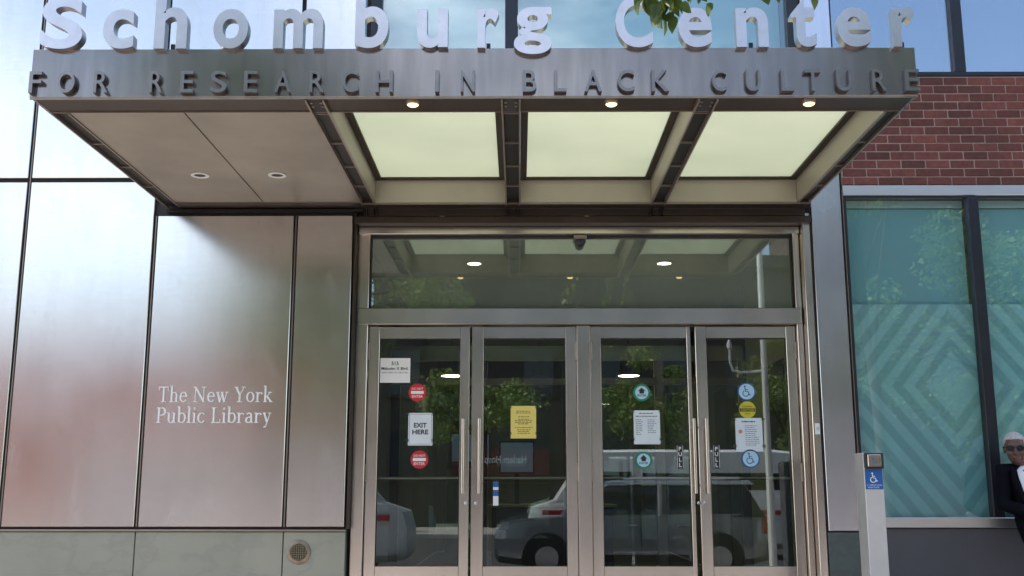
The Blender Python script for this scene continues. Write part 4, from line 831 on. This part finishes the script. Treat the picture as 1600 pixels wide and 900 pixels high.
for Wr, sgn in ((WR, 1), (WL, -1)):
    d = Vector((sgn*.75, -.5, -.25)).normalized(); u = Vector((0, 0, 1)); side = d.cross(u).normalized(); pc = Wr+d*.045; upv = side.cross(d).normalized()
    bd.tube([Wr, Wr+d*.03, Wr+d*.085], [.024, .034, .030], 10)
    for i in range(4):
        b0 = Wr+d*.080+upv*(.027-.018*i); ln = (.062, .070, .066, .052)[i]; cu_ = side*(-sgn)*-1
        bd.tube([b0, b0+d*ln*.5+Vector((0, .006, -.004)), b0+d*ln*.85+Vector((0, .022, -.008))], [.0095, .009, .0075], 8)
    bd.tube([Wr+d*.03+upv*.026, Wr+d*.055+upv*.050, Wr+d*.085+upv*.058], [.012, .0105, .0085], 8)
HR, HL = W(3.85, -.36, .66), W(4.01, -.36, .66); KR, KL = W(3.92, -.57, .34), W(4.09, -.56, .34); AR, AL = W(3.96, -.68, .03), W(4.15, -.67, .03)
for h, k, a in ((HR, KR, AR), (HL, KL, AL)): bd.tube([h, h.lerp(k, .5), k, k.lerp(a, .35), a], [.088, .076, .056, .054, .036], 12); bd.tube([a+Vector((0, .04, -.02)), a+Vector((.0, -.05, -.03)), a+Vector((.0, -.14, -.045))], [.036, .034, .026], 10)
remesh(bd, 'body', SK, pe, .0065, 2)
# hair: a close cap
hm = MB(); ell(hm, hp(0, .024, .036), (.080, .094, .087), RM, 24, 16)
hair_v = []; keep_f = []
for f_ in hm.f:
    c_ = sum((Vector(hm.v[i]) for i in f_), Vector())/4; l_ = RM.transposed() @ (c_-hc)
    if l_.z > .066 or (l_.y > -.03 and l_.z > .03) or (l_.y > .012 and l_.z > -.045): keep_f.append(f_)
hm.f = keep_f; ho = hm.build('hair', HA, pe, smooth=True); so = ho.modifiers.new('thick', 'SOLIDIFY'); so.thickness = .010; sb_ = ho.modifiers.new('sub', 'SUBSURF'); sb_.levels = sb_.render_levels = 3; tx = bpy.data.textures.new('curls', 'CLOUDS'); tx.noise_scale = .012; dm = ho.modifiers.new('curl', 'DISPLACE'); dm.texture = tx; dm.strength = .010; dm.mid_level = .4
sg_ = MB()
for q in (-1, 1):
    pts = [(q*.034+.031*math.cos(2*math.pi*k/16), .0+.021*math.sin(2*math.pi*k/16)) for k in range(16)]; b = len(sg_.v)
    for dy_ in (-.092, -.087): sg_.v += [tuple(hp(x_, dy_+abs(x_)*.25, z_+.004)) for x_, z_ in pts]
    sg_.f += [tuple(range(b, b+16)), tuple(range(b+31, b+15, -1))] + [(b+k, b+(k+1) % 16, b+16+(k+1) % 16, b+16+k) for k in range(16)]
    sg_.tube([hp(q*.062, -.074, .010), hp(q*.080, -.02, .008), hp(q*.082, .02, .004)], .004, 6)
sg_.tube([hp(-.012, -.092, .012), hp(.012, -.092, .012)], .004, 6)
sg_.build('sunglasses', DK, pe)
# clothes: fdir is where the chest faces
fa = R(-90-14)
def rings(levels, a0, a1, n):
    m_ = MB()
    for c, rx, ry in levels:
        for k in range(n+1):
            a = a0+(a1-a0)*k/n; lx, ly = math.cos(a)*ry, math.sin(a)*rx      # local x = forward
            m_.v.append((c[0]+lx*math.cos(fa)-ly*math.sin(fa), c[1]+lx*math.sin(fa)+ly*math.cos(fa), c[2]))
    for i in range(len(levels)-1):
        for k in range(n): m_.f.append((i*(n+1)+k, i*(n+1)+k+1, (i+1)*(n+1)+k+1, (i+1)*(n+1)+k))
    return m_
tor = [(W(3.835, -.305, 1.145), .085, .075), (W(3.84, -.305, 1.115), .165, .105), (W(3.85, -.31, 1.06), .185, .130), (W(3.87, -.32, .95), .180, .140), (W(3.90, -.335, .82), .178, .145), (W(3.92, -.36, .70), .195, .160), (W(3.95, -.41, .58), .205, .185), (W(3.99, -.46, .46), .210, .200)]
jk = rings(tor, R(28), R(332), 36).build('jacket', NV, pe, smooth=True); q = jk.modifiers.new('thick', 'SOLIDIFY'); q.thickness = .012
for S_, E_, Wr in ((SR, ER, WR), (SL, EL, WL)): slv = MB().tube([W(3.80 if S_ is SR else 3.90, -.30, 1.105), S_+Vector((0, 0, .004)), S_.lerp(E_, .5), E_, E_.lerp(Wr, .45), E_.lerp(Wr, .93)], [.062, .072, .064, .058, .052, .044], 14); remesh(slv, 'sleeve', NV, pe, .011, 2)

rings([(c, rx*.90, ry*.87) for c, rx, ry in tor[:6]], R(-62), R(62), 24).build('top', WT, pe, smooth=True).modifiers.new('thick', 'SOLIDIFY').thickness = .008
for q_ in (-1, 1):
    pts = []
    for (c, rx, ry), a in zip(tor[1:5], (34, 36, 34, 29)):
        a = R(a)*q_; lx, ly = math.cos(a)*ry*1.10, math.sin(a)*rx*1.10; pts.append((c[0]+lx*math.cos(fa)-ly*math.sin(fa), c[1]+lx*math.sin(fa)+ly*math.cos(fa), c[2]))
    MB().tube(pts, [.014, .020, .018, .010], 8).build('lapel', NV, pe, smooth=True)
tm = MB()
for h, k, a in ((HR, KR, AR), (HL, KL, AL)): tm.tube([h+Vector((0, 0, .05)), h.lerp(k, .5), k, k.lerp(a, .4), a+Vector((0, 0, .02))], [.105, .090, .072, .070, .066], 14)
remesh(tm, 'trousers', TRS, pe, .011, 2)
for a in (AR, AL):
    sh = MB(); sh.tube([a+Vector((0, .055, -.022)), a+Vector((0, 0, -.020)), a+Vector((0, -.09, -.036)), a+Vector((0, -.165, -.050))], [.036, .044, .040, .028], 12); remesh(sh, 'shoe', TRS, pe, .009, 2)
hb = empty('handbag', (3.905, -.50+DY, .62), 'red handbag held in front of the dark jacket', 'handbag')
q = MB(); q.box(3.822, 3.99, -.585+DY, -.515+DY, .655, .815); q.build('pouch', RD, hb, bevel=.018, smooth=True)
MB().tube([(3.85, -.55+DY, .812), (3.86, -.55+DY, .86), (3.905, -.55+DY, .885), (3.95, -.55+DY, .86), (3.96, -.55+DY, .812)], .007, 8).build('handle', RD, hb, smooth=True)
